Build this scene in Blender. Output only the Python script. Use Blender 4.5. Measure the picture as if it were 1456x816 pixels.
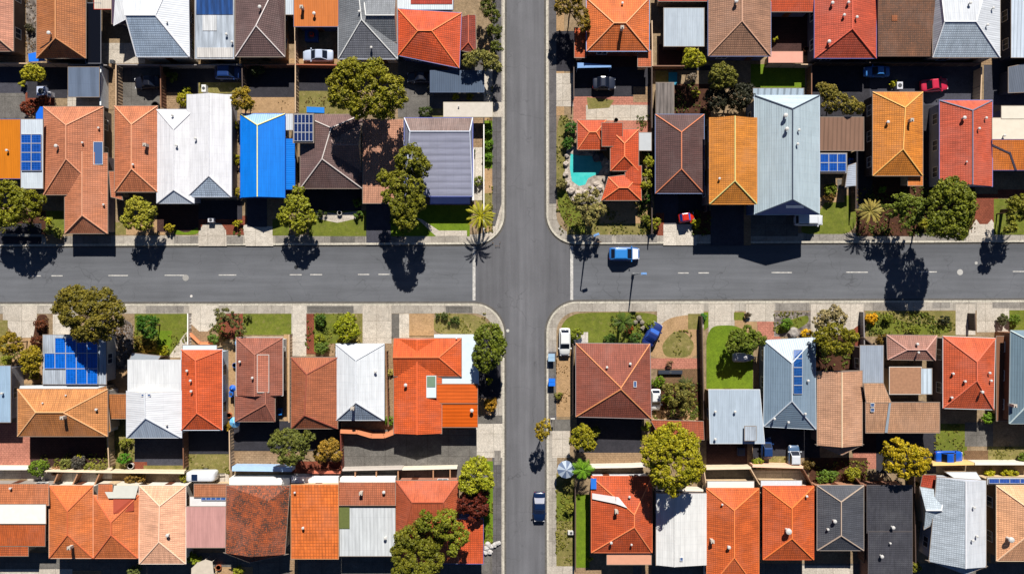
import bpy, bmesh, math, random
import numpy as np
from mathutils import Vector, Matrix
R = math.radians
for o in list(bpy.data.objects): bpy.data.objects.remove(o)
sc = bpy.context.scene
C = sc.collection
# ------------------------------------------------ camera, light, exposure
S = 0.1            # metres on the ground per pixel of the survey grid
HC = 95.0          # flying height
cam = bpy.data.cameras.new('camera'); co = bpy.data.objects.new('camera', cam); C.objects.link(co)
co.location = (0, 0, HC); co.rotation_euler = (0, 0, 0)
cam.sensor_width = 36; cam.lens = 36*HC/(1456*S); cam.clip_end = 2000; cam.clip_start = 1
sc.camera = co
EL, AZ = 38.5, 6.9                       # sun: elevation, degrees east of north
w = bpy.data.worlds.new('World'); sc.world = w; w.use_nodes = True
nt = w.node_tree; bg = nt.nodes['Background']
sky = nt.nodes.new('ShaderNodeTexSky'); sky.sky_type = 'NISHITA'; sky.sun_disc = False
sky.sun_elevation = R(EL); sky.sun_rotation = R(AZ); sky.air_density = .6; sky.dust_density = 0; sky.ozone_density = 4; sky.altitude = 2500
nt.links.new(sky.outputs[0], bg.inputs[0]); bg.inputs[1].default_value = 0.05
sl = bpy.data.lights.new('sun', 'SUN'); sl.energy = 5.0; sl.angle = R(0.5); sl.color = (1, 0.955, 0.88)
so = bpy.data.objects.new('sun', sl); C.objects.link(so)
sd = Vector((math.sin(R(AZ))*math.cos(R(EL)), math.cos(R(AZ))*math.cos(R(EL)), math.sin(R(EL))))
so.rotation_euler = sd.to_track_quat('Z', 'Y').to_euler(); so.location = (0, 60, 60)
sc.view_settings.view_transform = 'Standard'; sc.view_settings.look = 'None'
sc.view_settings.exposure = 0.55; sc.view_settings.gamma = 1
sc.view_settings.use_curve_mapping = False
sc.render.engine = 'CYCLES'
sc.cycles.max_bounces = 4; sc.cycles.diffuse_bounces = 2

G0 = 0.12          # level of the lots above the roadway
def at(px, py, h=0.0):
    k = (HC-h)/HC
    return Vector(((px-728)*S*k, (408-py)*S*k, h))

# ------------------------------------------------ materials
MC = {}
def srgb(c):
    return tuple(((v/255)/12.92 if v/255 <= .04045 else ((v/255+.055)/1.055)**2.4) for v in c)
def newmat(key):
    m = bpy.data.materials.new(key); m.use_nodes = True
    t = m.node_tree; b = t.nodes['Principled BSDF']; return m, t, b
def N(t, typ, **kw):
    n = t.nodes.new(typ)
    for k, v in kw.items(): setattr(n, k, v)
    return n
def mixc(t, fac, a, b, blend='MIX'):
    n = t.nodes.new('ShaderNodeMix'); n.data_type = 'RGBA'; n.blend_type = blend
    for sock, v in ((n.inputs[0], fac), (n.inputs[6], a), (n.inputs[7], b)):
        if isinstance(v, bpy.types.NodeSocket): t.links.new(v, sock)
        elif isinstance(v, (int, float)): sock.default_value = v
        else: sock.default_value = (*v[:3], 1)
    return n.outputs[2]
def ramp(t, src, stops):
    n = t.nodes.new('ShaderNodeValToRGB'); cr = n.color_ramp
    while len(cr.elements) < len(stops): cr.elements.new(0.5)
    for e, (p, v) in zip(cr.elements, stops):
        e.position = p; e.color = (v, v, v, 1) if isinstance(v, (int, float)) else (*v, 1)
    t.links.new(src, n.inputs[0]); return n.outputs[0]
def noise(t, vec, scale, detail=4, rough=.55):
    n = N(t, 'ShaderNodeTexNoise'); n.inputs['Scale'].default_value = scale
    n.inputs['Detail'].default_value = detail; n.inputs['Roughness'].default_value = rough
    t.links.new(vec, n.inputs['Vector']); return n.outputs[0]
def mapping(t, vec, sc_=(1, 1, 1), rot=(0, 0, 0)):
    n = N(t, 'ShaderNodeMapping'); n.inputs['Scale'].default_value = sc_; n.inputs['Rotation'].default_value = rot
    t.links.new(vec, n.inputs['Vector']); return n.outputs[0]
def coords(t, which='Position'):
    if which == 'UV':
        return N(t, 'ShaderNodeTexCoord').outputs['UV']
    return N(t, 'ShaderNodeNewGeometry').outputs['Position']

def plain(c, rough=.6, metal=0, var=.12, scale=1.5):
    key = 'plain_%s_%s_%s' % (c, rough, metal)
    if key in MC: return MC[key]
    m, t, b = newmat('painted_surface'); P = coords(t)
    col = tuple(srgb(c)); n = noise(t, P, scale, 5)
    dk = tuple(v*(1-var) for v in col); lt = tuple(min(1, v*(1+var)) for v in col)
    t.links.new(mixc(t, n, dk, lt), b.inputs['Base Color'])
    b.inputs['Roughness'].default_value = rough; b.inputs['Metallic'].default_value = metal
    MC[key] = m; return m

def tile(c, strength=1.0, mott=0.0, size=.27, rough=.75):
    """glazed / cement tile courses, laid out on UVs in metres (u along the eave, v up the slope)"""
    key = 'tile_%s_%s_%s' % (c, strength, mott)
    if key in MC: return MC[key]
    m, t, b = newmat('roof_tiles'); UV = coords(t, 'UV'); col = srgb(c); P = coords(t)
    br = N(t, 'ShaderNodeTexBrick'); br.offset = 0
    br.inputs['Color1'].default_value = (*[v*.92 for v in col], 1); br.inputs['Color2'].default_value = (*[min(1, v*1.10) for v in col], 1)
    br.inputs['Mortar'].default_value = (*[v*(1-.40*strength) for v in col], 1)
    br.inputs['Scale'].default_value = 1.0; br.inputs['Mortar Size'].default_value = .075
    br.inputs['Mortar Smooth'].default_value = 1.0; br.inputs['Bias'].default_value = 0
    br.inputs['Brick Width'].default_value = size; br.inputs['Row Height'].default_value = size*1.1
    t.links.new(UV, br.inputs['Vector'])
    st = noise(t, mapping(t, UV, (2.2, .35, 1)), 1.3, 5, .6)
    c1 = mixc(t, 1.0, br.outputs['Color'], ramp(t, st, [(.3, .70), (.7, 1.14)]), 'MULTIPLY')
    big = noise(t, P, .33, 4, .6)
    c2 = mixc(t, 1.0, c1, ramp(t, big, [(.3, .82), (.7, 1.1)]), 'MULTIPLY')
    if mott:
        mo = ramp(t, noise(t, P, .6, 8, .75), [(.36, .15), (.55, 1)])
        sp = ramp(t, noise(t, P, 5, 4, .7), [(.40, 0), (.50, 1)])
        f = N(t, 'ShaderNodeMath', operation='MULTIPLY'); t.links.new(mo, f.inputs[0]); t.links.new(sp, f.inputs[1])
        f2 = N(t, 'ShaderNodeMath', operation='MULTIPLY'); t.links.new(f.outputs[0], f2.inputs[0]); f2.inputs[1].default_value = mott
        c2 = mixc(t, f2.outputs[0], c2, (.035, .028, .022))
    # patches where the glaze has weathered
    wp = ramp(t, noise(t, P, .22, 7, .7), [(.48, 0), (.64, .34)])
    c2 = mixc(t, wp, c2, tuple(min(1, v*.7+.07) for v in col))
    # lichen specks
    sp = ramp(t, noise(t, P, 2.6, 6, .7), [(.66, 0), (.74, .35)])
    c2 = mixc(t, sp, c2, tuple(v*.45 for v in col))
    t.links.new(c2, b.inputs['Base Color']); b.inputs['Roughness'].default_value = rough
    bp = N(t, 'ShaderNodeBump'); bp.inputs['Strength'].default_value = .55; bp.inputs['Distance'].default_value = .04; bp.invert = True
    t.links.new(br.outputs['Fac'], bp.inputs['Height']); t.links.new(bp.outputs[0], b.inputs['Normal'])
    MC[key] = m; return m

def metal(c, rib=.30, strength=.5, dirt=.12, rough=.45, across=False):
    """ribbed sheet metal; ribs run up the slope (or along the eave with across)"""
    key = 'metal_%s_%s_%s_%s' % (c, rib, strength, across)
    if key in MC: return MC[key]
    m, t, b = newmat('ribbed_roof_sheet'); UV = coords(t, 'UV'); col = srgb(c); P = coords(t)
    wv = N(t, 'ShaderNodeTexWave', wave_type='BANDS', bands_direction='Y' if across else 'X', wave_profile='SIN')
    wv.inputs['Scale'].default_value = .3142/rib; wv.inputs['Distortion'].default_value = 0
    t.links.new(UV, wv.inputs['Vector'])
    c1 = mixc(t, ramp(t, wv.outputs['Fac'], [(0, 1), (.45, 0)]), col, tuple(v*(1-.45*strength) for v in col))
    # sheet-to-sheet tone, laps and streaks
    st = noise(t, mapping(t, UV, (.25, 2.2, 1) if across else (2.2, .25, 1)), 1.0, 5, .6)
    c2 = mixc(t, 1.0, c1, ramp(t, st, [(.3, 1-dirt*1.6), (.72, 1+dirt*.4)]), 'MULTIPLY')
    lap = N(t, 'ShaderNodeTexBrick'); lap.offset = 0.0
    lap.inputs['Color1'].default_value = (1, 1, 1, 1); lap.inputs['Color2'].default_value = (1-dirt*.35, 1-dirt*.35, 1-dirt*.33, 1); lap.inputs['Mortar'].default_value = (.88, .88, .9, 1)
    lap.inputs['Scale'].default_value = 1; lap.inputs['Brick Width'].default_value = 1.05; lap.inputs['Row Height'].default_value = 4.6; lap.inputs['Mortar Size'].default_value = .025
    t.links.new(UV, lap.inputs['Vector'])
    c3 = mixc(t, 1.0, c2, lap.outputs['Color'], 'MULTIPLY')
    big = noise(t, P, .5, 6, .65)
    c3 = mixc(t, ramp(t, big, [(.52, 0), (.8, .35)]), c3, tuple(v*.6 for v in col))
    t.links.new(c3, b.inputs['Base Color']); b.inputs['Roughness'].default_value = rough
    b.inputs['Specular IOR Level'].default_value = .35
    bp = N(t, 'ShaderNodeBump'); bp.inputs['Strength'].default_value = .35; bp.inputs['Distance'].default_value = .03
    t.links.new(wv.outputs['Fac'], bp.inputs['Height']); t.links.new(bp.outputs[0], b.inputs['Normal'])
    MC[key] = m; return m

def ground_mat(name, c, c2=None, scale=.6, fine=6, contrast=.35, stain=.0, joint=0, rough=.9, spots=None):
    if name in MC: return MC[name]
    m, t, b = newmat(name); P = coords(t); a = srgb(c); bb = srgb(c2) if c2 else tuple(v*.75 for v in a)
    n1 = ramp(t, noise(t, P, scale, 6, .62), [(.5-contrast, 0), (.5+contrast, 1)])
    col = mixc(t, n1, a, bb)
    n2 = noise(t, P, fine, 4, .7)
    col = mixc(t, 1.0, col, ramp(t, n2, [(.28, .60), (.72, 1.28)]), 'MULTIPLY')
    col = mixc(t, 1.0, col, ramp(t, noise(t, P, 2.3, 6, .7), [(.3, .8), (.7, 1.15)]), 'MULTIPLY')
    if stain:
        s = ramp(t, noise(t, P, .28, 5, .7), [(.5, 0), (.68, stain)])
        col = mixc(t, s, col, tuple(v*.42 for v in a))
    if joint:
        br = N(t, 'ShaderNodeTexBrick'); br.offset = 0 if joint > .8 else .5
        br.inputs['Color1'].default_value = (1.0, 1.0, 1.0, 1); br.inputs['Color2'].default_value = (.86, .86, .86, 1); br.inputs['Mortar'].default_value = (.55, .54, .52, 1)
        br.inputs['Scale'].default_value = 1; br.inputs['Brick Width'].default_value = joint; br.inputs['Row Height'].default_value = joint if joint > .8 else joint*.6
        br.inputs['Mortar Size'].default_value = .028 if joint > .8 else .02
        t.links.new(P, br.inputs['Vector'])
        col = mixc(t, 1.0, col, br.outputs['Color'], 'MULTIPLY')
    if spots:
        s = ramp(t, noise(t, P, 1.7, 5, .75), [(.56, 0), (.66, .8)])
        col = mixc(t, s, col, srgb(spots))
    t.links.new(col, b.inputs['Base Color']); b.inputs['Roughness'].default_value = rough
    b.inputs['Specular IOR Level'].default_value = .2
    bp = N(t, 'ShaderNodeBump'); bp.inputs['Strength'].default_value = .35; bp.inputs['Distance'].default_value = .05
    t.links.new(n2, bp.inputs['Height']); t.links.new(bp.outputs[0], b.inputs['Normal'])
    MC[name] = m; return m

def leaf_mat(c, var=.6):
    key = 'leaf_%s' % (c,)
    if key in MC: return MC[key]
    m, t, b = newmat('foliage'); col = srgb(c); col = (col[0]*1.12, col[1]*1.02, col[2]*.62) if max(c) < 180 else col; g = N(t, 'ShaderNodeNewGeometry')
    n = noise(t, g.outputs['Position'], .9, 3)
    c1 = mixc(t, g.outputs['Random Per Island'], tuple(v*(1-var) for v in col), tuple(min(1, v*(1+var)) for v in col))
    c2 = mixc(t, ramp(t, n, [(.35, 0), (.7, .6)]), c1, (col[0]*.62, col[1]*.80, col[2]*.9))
    t.links.new(c2, b.inputs['Base Color']); b.inputs['Roughness'].default_value = .6
    b.inputs['Specular IOR Level'].default_value = .25
    MC[key] = m; return m

def glass(c=(28, 40, 62), rough=.32):
    key = 'glass_%s' % (c,)
    if key in MC: return MC[key]
    m, t, b = newmat('dark_glass'); b.inputs['Base Color'].default_value = (*srgb(c), 1)
    b.inputs['Roughness'].default_value = rough; b.inputs['Specular IOR Level'].default_value = .4
    MC[key] = m; return m
def solar_mat(c=(16, 74, 158)):
    key = 'solar_%s' % (c,)
    if key in MC: return MC[key]
    m, t, b = newmat('solar_cells'); UV = coords(t, 'UV'); a = srgb(c)
    br = N(t, 'ShaderNodeTexBrick'); br.offset = 0
    br.inputs['Color1'].default_value = (*a, 1); br.inputs['Color2'].default_value = (*[v*.72 for v in a], 1); br.inputs['Mortar'].default_value = (*[min(1, v*1.7+.03) for v in a], 1)
    br.inputs['Scale'].default_value = 1; br.inputs['Brick Width'].default_value = .40; br.inputs['Row Height'].default_value = .28; br.inputs['Mortar Size'].default_value = .016
    t.links.new(UV, br.inputs['Vector'])
    t.links.new(br.outputs['Color'], b.inputs['Base Color']); b.inputs['Roughness'].default_value = .28
    b.inputs['Coat Weight'].default_value = .3
    MC[key] = m; return m

# ------------------------------------------------ mesh helpers
def link(o, parent=None):
    C.objects.link(o)
    if parent: o.parent = parent
    return o
def mk(name, verts, faces, mats, parent=None, uv=False, fm=None, smooth=False, origin=None):
    """one mesh object; verts are world coordinates, stored relative to the parent's place"""
    off = parent_off(parent) if parent else (Vector(origin) if origin is not None else Vector((0, 0, 0)))
    me = bpy.data.meshes.new(name)
    vs = [Vector(v)-off for v in verts]
    me.from_pydata([tuple(v) for v in vs], [], faces)
    if not isinstance(mats, (list, tuple)): mats = [mats]
    for m in mats: me.materials.append(m)
    if fm:
        for p, i in zip(me.polygons, fm): p.material_index = i
    if smooth:
        for p in me.polygons: p.use_smooth = True
    if uv:
        ul = me.uv_layers.new(name='UVMap')
        for p in me.polygons:
            n = p.normal
            if abs(n.z) > .999: u = Vector((1, 0, 0)); v = Vector((0, 1, 0))
            else:
                u = Vector((-n.y, n.x, 0)).normalized(); v = n.cross(u)
            for li in p.loop_indices:
                q = vs[me.loops[li].vertex_index]+off
                ul.data[li].uv = (q.dot(u)+50, q.dot(v)+50)
    o = bpy.data.objects.new(name, me); link(o, parent)
    if not parent and origin is not None: o.location = origin
    return o
def parent_off(p):
    v = Vector((0, 0, 0))
    while p: v = v+p.location; p = p.parent
    return v
def thing(name, label, cat, loc, group=None):
    o = bpy.data.objects.new(name, None); o.empty_display_size = .5; C.objects.link(o); o.location = loc
    tag(o, label, cat, group); return o
def tag(o, label=None, cat=None, group=None, kind=None):
    if label: o['label'] = label
    if cat: o['category'] = cat
    if group: o['group'] = group
    if kind: o['kind'] = kind
    return o
class MB:
    def __init__(s): s.v = []; s.f = []
    def add(s, vs, fs):
        k = len(s.v); s.v += [Vector(v) for v in vs]; s.f += [tuple(i+k for i in f) for f in fs]; return s
    def prism(s, poly, z0, z1):
        n = len(poly)
        return s.add([(p[0], p[1], z0) for p in poly]+[(p[0], p[1], z1) for p in poly],
                     [tuple(range(n-1, -1, -1)), tuple(range(n, 2*n))]+[(i, (i+1) % n, n+(i+1) % n, n+i) for i in range(n)])
    def box(s, c, d, rz=0):
        x, y, z = [v/2 for v in d]; q = Matrix.Rotation(rz, 3, 'Z'); c = Vector(c)
        vs = [c+q@Vector((a*x, b_*y, e*z)) for e in (-1, 1) for a, b_ in ((-1, -1), (1, -1), (1, 1), (-1, 1))]
        return s.add(vs, [(3, 2, 1, 0), (4, 5, 6, 7), (0, 1, 5, 4), (1, 2, 6, 5), (2, 3, 7, 6), (3, 0, 4, 7)])
    def bar(s, a, b, w, h):
        """rectangular bar from a to b"""
        a = Vector(a); b = Vector(b); d = b-a
        if d.length < 1e-4: return s
        u = Vector((-d.y, d.x, 0))
        u = u.normalized()*w/2 if u.length > 1e-6 else Vector((w/2, 0, 0))
        n = d.normalized().cross(u).normalized()*h/2
        if n.z < 0: n = -n
        vs = [a-u-n, a+u-n, a+u+n, a-u+n, b-u-n, b+u-n, b+u+n, b-u+n]
        return s.add(vs, [(0, 1, 2, 3), (7, 6, 5, 4), (0, 4, 5, 1), (1, 5, 6, 2), (2, 6, 7, 3), (3, 7, 4, 0)])
    def tube(s, pts, rads, n=8, cap=True):
        rings = []
        for i, p in enumerate(pts):
            p = Vector(p); d = (Vector(pts[min(i+1, len(pts)-1)])-Vector(pts[max(i-1, 0)])).normalized()
            a = Vector((1, 0, 0)) if abs(d.x) < .8 else Vector((0, 1, 0))
            u = d.cross(a).normalized(); v = d.cross(u)
            rings.append([p+(u*math.cos(2*math.pi*k/n)+v*math.sin(2*math.pi*k/n))*rads[i] for k in range(n)])
        vs = [q for r in rings for q in r]; fs = []
        for i in range(len(pts)-1):
            for k in range(n): fs.append((i*n+k, i*n+(k+1) % n, (i+1)*n+(k+1) % n, (i+1)*n+k))
        if cap: fs += [tuple(range(n-1, -1, -1)), tuple((len(pts)-1)*n+k for k in range(n))]
        return s.add(vs, fs)
    def build(s, name, m, parent=None, **kw): return mk(name, s.v, s.f, m, parent, **kw)

# ------------------------------------------------ ground, roads, kerbs
ASPH = None
def asphalt(name, c, horiz):
    m, t, b = newmat(name); P = coords(t); a = srgb(c)
    sx = N(t, 'ShaderNodeSeparateXYZ'); t.links.new(P, sx.inputs[0])
    stretch = (.06, 1.2, 1) if horiz else (1.2, .06, 1)
    n1 = noise(t, mapping(t, P, stretch), 1.0, 5, .6)
    col = mixc(t, 1.0, a, ramp(t, n1, [(.25, .80), (.75, 1.18)]), 'MULTIPLY')
    n2 = noise(t, P, .16, 6, .65)
    col = mixc(t, 1.0, col, ramp(t, n2, [(.3, .88), (.7, 1.1)]), 'MULTIPLY')
    n3 = noise(t, P, 9, 3, .8)
    col = mixc(t, 1.0, col, ramp(t, n3, [(.25, .78), (.75, 1.2)]), 'MULTIPLY')
    # grime along the gutters, worn wheel lanes
    lane = ramp(t, N_map(t, sx.outputs[1 if horiz else 0], -9 if horiz else -4, 9 if horiz else 6.5),
                [(0, .9), (.26, .72), (.38, .98), (.55, 1.04), (.64, 1.0), (.74, .90), (.80, .80), (1, .76)] if horiz else
                [(.28, .84), (.36, 1.0), (.46, .95), (.5, 1.06), (.6, 1.08), (.68, .97), (.75, 1.02), (.84, .86)])
    col = mixc(t, 1.0, col, lane, 'MULTIPLY')
    # fine cracks
    wn = N(t, 'ShaderNodeTexNoise'); wn.inputs['Scale'].default_value = .5; t.links.new(P, wn.inputs['Vector'])
    ws = N(t, 'ShaderNodeVectorMath', operation='SCALE'); ws.inputs['Scale'].default_value = 3.0; t.links.new(wn.outputs['Color'], ws.inputs[0])
    wa = N(t, 'ShaderNodeVectorMath', operation='ADD'); t.links.new(P, wa.inputs[0]); t.links.new(ws.outputs[0], wa.inputs[1])
    vo = N(t, 'ShaderNodeTexVoronoi', feature='DISTANCE_TO_EDGE'); vo.inputs['Scale'].default_value = .19; t.links.new(wa.outputs[0], vo.inputs['Vector'])
    ck = ramp(t, vo.outputs['Distance'], [(0, 1), (.010, 0)])
    msk = ramp(t, noise(t, P, .12, 3), [(.44, 0), (.56, .5)])
    f = N(t, 'ShaderNodeMath', operation='MULTIPLY'); t.links.new(ck, f.inputs[0]); t.links.new(msk, f.inputs[1])
    col = mixc(t, f.outputs[0], col, tuple(v*.35 for v in a))
    t.links.new(col, b.inputs['Base Color']); b.inputs['Roughness'].default_value = .85
    b.inputs['Specular IOR Level'].default_value = .25
    return m
def N_map(t, sock, a, b_):
    n = N(t, 'ShaderNodeMapRange'); n.inputs['From Min'].default_value = a; n.inputs['From Max'].default_value = b_
    t.links.new(sock, n.inputs['Value']); return n.outputs[0]

GM = dict(
 soil=ground_mat('soil', (164, 142, 114), (124, 104, 78), .7, 5, .3, .3),
 path=ground_mat('footpath_concrete', (188, 180, 168), (158, 150, 140), .25, 8, .16, .30, 1.9),
 greypath=ground_mat('grey_footpath', (112, 108, 108), (88, 86, 88), .4, 8, .2, .3, 2.2),
 conc=ground_mat('pale_concrete', (206, 197, 184), (186, 175, 161), .5, 7, .3, .12, 2.4),
 white=ground_mat('white_concrete', (214, 206, 194), (196, 186, 172), .5, 7, .3, .05, 2.6),
 grey=ground_mat('grey_concrete', (124, 120, 114), (98, 94, 90), .5, 7, .25, .35, 3),
 dark=ground_mat('dark_ground', (62, 60, 66), (46, 46, 52), .5, 7, .3, .3),  # even dark ground tone for several yards
 tar=ground_mat('driveway_asphalt', (78, 78, 88), (62, 62, 70), .4, 9, .3, .2),
 lawn=ground_mat('lawn', (118, 124, 44), (88, 98, 34), .8, 9, .28, 0, spots=(122, 116, 66)),
 green=ground_mat('lush_lawn', (112, 134, 30), (90, 114, 24), .7, 9, .3),
 dry=ground_mat('dry_grass', (138, 126, 76), (108, 106, 52), .8, 8, .22, .2, spots=(160, 140, 104)),
 slabs=ground_mat('worn_slabs', (156, 150, 142), (128, 122, 116), .5, 7, .25, .35, 1.9),
 sand=ground_mat('sandy_yard', (184, 150, 114), (160, 130, 92), .5, 7, .3, .15),
 tan=ground_mat('tan_paving', (170, 142, 112), (146, 120, 92), .5, 7, .3, .2, .5),
 brick=ground_mat('red_paving', (152, 84, 62), (122, 66, 50), .6, 7, .3, .2, .4),
 pink=ground_mat('pink_paving', (196, 132, 112), (178, 116, 98), .5, 7, .3, .1, .5),
 purple=ground_mat('brown_paving', (84, 58, 54), (66, 46, 44), .5, 7, .3, .2, .4),
 mulch=ground_mat('bark_mulch', (92, 58, 42), (60, 38, 28), 1.2, 6, .25, .3),
 gravel=ground_mat('gravel', (150, 140, 132), (84, 76, 72), 1.6, 4, .12, .3),
 deck=ground_mat('timber_deck', (138, 108, 80), (112, 86, 62), .6, 7, .3, .2, .3),
)
# the wide ground sheet
g = ground_mat('far_ground', (140, 124, 98), (100, 98, 62), .03, .8, .3)
gd = mk('ground', [(-700, -700, -.06), (700, -700, -.06), (700, 700, -.06), (-700, 700, -.06)], [(0, 1, 2, 3)], g); tag(gd, kind='structure')

def ty(x): return 350.5-(x/1456)*6.5      # north kerb line of the main street
def by(x): return 432.5-(x/1456)*6.5      # south kerb line
m_h = asphalt('street_asphalt', (100, 102, 107), True); m_v = asphalt('cross_street_asphalt', (103, 103, 107), False)
XL, XR, YT, YB = -260, 1716, -200, 1016
def sheet(name, pts, m, z, kind='structure'):
    o = mk(name, [(at(x, y).x, at(x, y).y, z) for x, y in pts], [tuple(range(len(pts)-1, -1, -1))], m); tag(o, kind=kind); return o
def fixup(o):
    me = o.data
    if me.polygons[0].normal.z < 0: me.flip_normals()
for p in [[(XL, ty(0)-1), (674, ty(674)-8), (674, by(674)+8), (XL, by(0)+1)], [(812, ty(812)-8), (XR, ty(1456)-1), (XR, by(1456)+1), (812, by(812)+8)]]:
    fixup(sheet('road', p, m_h, 0.0))
o = sheet('road', [(674, ty(674)-8), (712, 290), (712, YT), (784, YT), (784, 290), (812, ty(812)-8), (812, by(812)+8), (784, 500), (784, YB), (712, YB), (712, 500), (674, by(674)+8)], m_v, 0.004)
# n-gon is concave: triangulate it
bm = bmesh.new(); bm.from_mesh(o.data); bmesh.ops.triangulate(bm, faces=bm.faces[:]); bmesh.ops.recalc_face_normals(bm, faces=bm.faces[:])
bm.to_mesh(o.data); bm.free()
if o.data.polygons[0].normal.z < 0: o.data.flip_normals()

def arc(cx, cy, r, a0, a1, n=14):
    return [(cx+r*math.cos(R(a0+(a1-a0)*i/n)), cy+r*math.sin(R(a0+(a1-a0)*i/n))) for i in range(n+1)]
r_ = 42
xl, xr = 717, 777
blocks = {
 'NW': [(XL, YT), (xl+1, YT)]+arc(xl-r_, ty(700)-r_, r_, 0, 90)+[(XL, ty(0)+.8)],
 'NE': [(XR, YT), (XR, ty(1456)-.8)]+arc(xr+r_, ty(800)-r_, r_, 90, 180)+[(xr-1, YT)],
 'SW': [(XL, YB), (XL, by(0))]+arc(xl-r_-2, by(700)+r_+4, r_+2, -90, 0)+[(xl, YB)],
 'SE': [(XR, YB), (xr+1, YB)]+arc(xr+r_+2, by(800)+r_+2, r_+2, 180, 270)+[(XR, by(1456))]}
kerbm = ground_mat('kerb_concrete', (212, 206, 190), (186, 178, 164), 1.2, 6, .3, .1, 2.4)
gutm = ground_mat('gutter_concrete', (108, 104, 100), (84, 82, 80), .8, 6, .3, .3)
def tri_obj(o):
    bm = bmesh.new(); bm.from_mesh(o.data); bmesh.ops.triangulate(bm, faces=[f for f in bm.faces if len(f.verts) > 4]); bm.normal_update()
    bm.to_mesh(o.data); bm.free()
def ribbon(name, pts, w0, w1, z0, z1, m):
    """strip beside an open pixel path, from offset w0 to w1 (px, to the right of travel in image space)"""
    ps = [Vector(p) for p in pts]; off = []
    for i in range(len(ps)):
        d1 = (ps[i]-ps[i-1]).normalized() if i else None; d2 = (ps[i+1]-ps[i]).normalized() if i < len(ps)-1 else None
        d = d1 if d2 is None else d2 if d1 is None else (d1+d2).normalized()
        off.append(Vector((-d.y, d.x)))
    vs = []
    for p, n in zip(ps, off):
        a = at(*(p+n*w0)); b = at(*(p+n*w1))
        vs += [(a.x, a.y, z0), (a.x, a.y, z1), (b.x, b.y, z1), (b.x, b.y, z0)]
    fs = []
    for i in range(len(ps)-1):
        k = i*4
        fs += [(k, k+4, k+5, k+1), (k+1, k+5, k+6, k+2), (k+2, k+6, k+7, k+3)]
    o = mk(name, vs, fs, m); tag(o, kind='structure')
    bm = bmesh.new(); bm.from_mesh(o.data); bmesh.ops.recalc_face_normals(bm, faces=bm.faces[:])
    up = sum(f.normal.z for f in bm.faces)
    if up < 0: bmesh.ops.reverse_faces(bm, faces=bm.faces[:])
    bm.to_mesh(o.data); bm.free(); return o
for k, pl in blocks.items():
    mb = MB(); w_ = [at(x, y) for x, y in pl]
    if k in ('NW', 'NE'): pass
    area = sum(w_[i].x*w_[(i+1) % len(w_)].y-w_[(i+1) % len(w_)].x*w_[i].y for i in range(len(w_)))
    if area < 0: w_ = w_[::-1]
    mb.prism(w_, -.05, G0); o = mb.build('ground', GM['soil']); tri_obj(o); tag(o, kind='structure')
    edge = {'NW': pl[1:], 'NE': pl[1:], 'SW': pl[1:], 'SE': pl[1:]}[k]
    sgn = {'NW': 1, 'NE': 1, 'SW': 1, 'SE': 1}[k]
    ribbon('kerb', edge, 2.6*sgn, -.2*sgn, -.02, G0+.02, kerbm)
    ribbon('gutter', edge, -.2*sgn, -3.0*sgn, 0.0, .012, gutm)
    # footpath along the same edge
    ribbon('footpath', edge, 2.6*sgn, 14.0*sgn, G0-.01, G0+.006, GM['path'])

# patches: every yard surface is its own sheet, stacked 4 mm apart where they overlap
PATCH = []
def patch(mat, pts, name='yard'):
    if len(pts) == 4 and not isinstance(pts[0], (tuple, list)):
        x0, y0, x1, y1 = pts; pts = [(x0, y0), (x1, y0), (x1, y1), (x0, y1)]
    if len(pts) >= 5 and mat in ('dry', 'green', 'lawn', 'mulch', 'gravel', 'sand') and name != 'footpath':
        for _ in range(3):
            q = []
            for i in range(len(pts)):
                a, b_ = pts[i], pts[(i+1) % len(pts)]; q += [(a[0]*.8+b_[0]*.2, a[1]*.8+b_[1]*.2), (a[0]*.2+b_[0]*.8, a[1]*.2+b_[1]*.8)]
            pts = q
    bb = (min(p[0] for p in pts), min(p[1] for p in pts), max(p[0] for p in pts), max(p[1] for p in pts))
    lay = 1+max([l for b_, l in PATCH if not (b_[2] < bb[0] or b_[0] > bb[2] or b_[3] < bb[1] or b_[1] > bb[3])], default=0)
    PATCH.append((bb, lay)); z = G0+.006+.004*lay
    w_ = [at(x, y) for x, y in pts]
    area = sum(w_[i].x*w_[(i+1) % len(w_)].y-w_[(i+1) % len(w_)].x*w_[i].y for i in range(len(w_)))
    if area < 0: w_ = w_[::-1]
    o = mk(name, [(p.x, p.y, z) for p in w_], [tuple(range(len(w_)))], GM[mat]); tag(o, kind='structure'); tri_obj(o)
    return o
L_, Dr, Pa, Y_ = 'lawn', 'driveway', 'path', 'yard'
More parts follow.
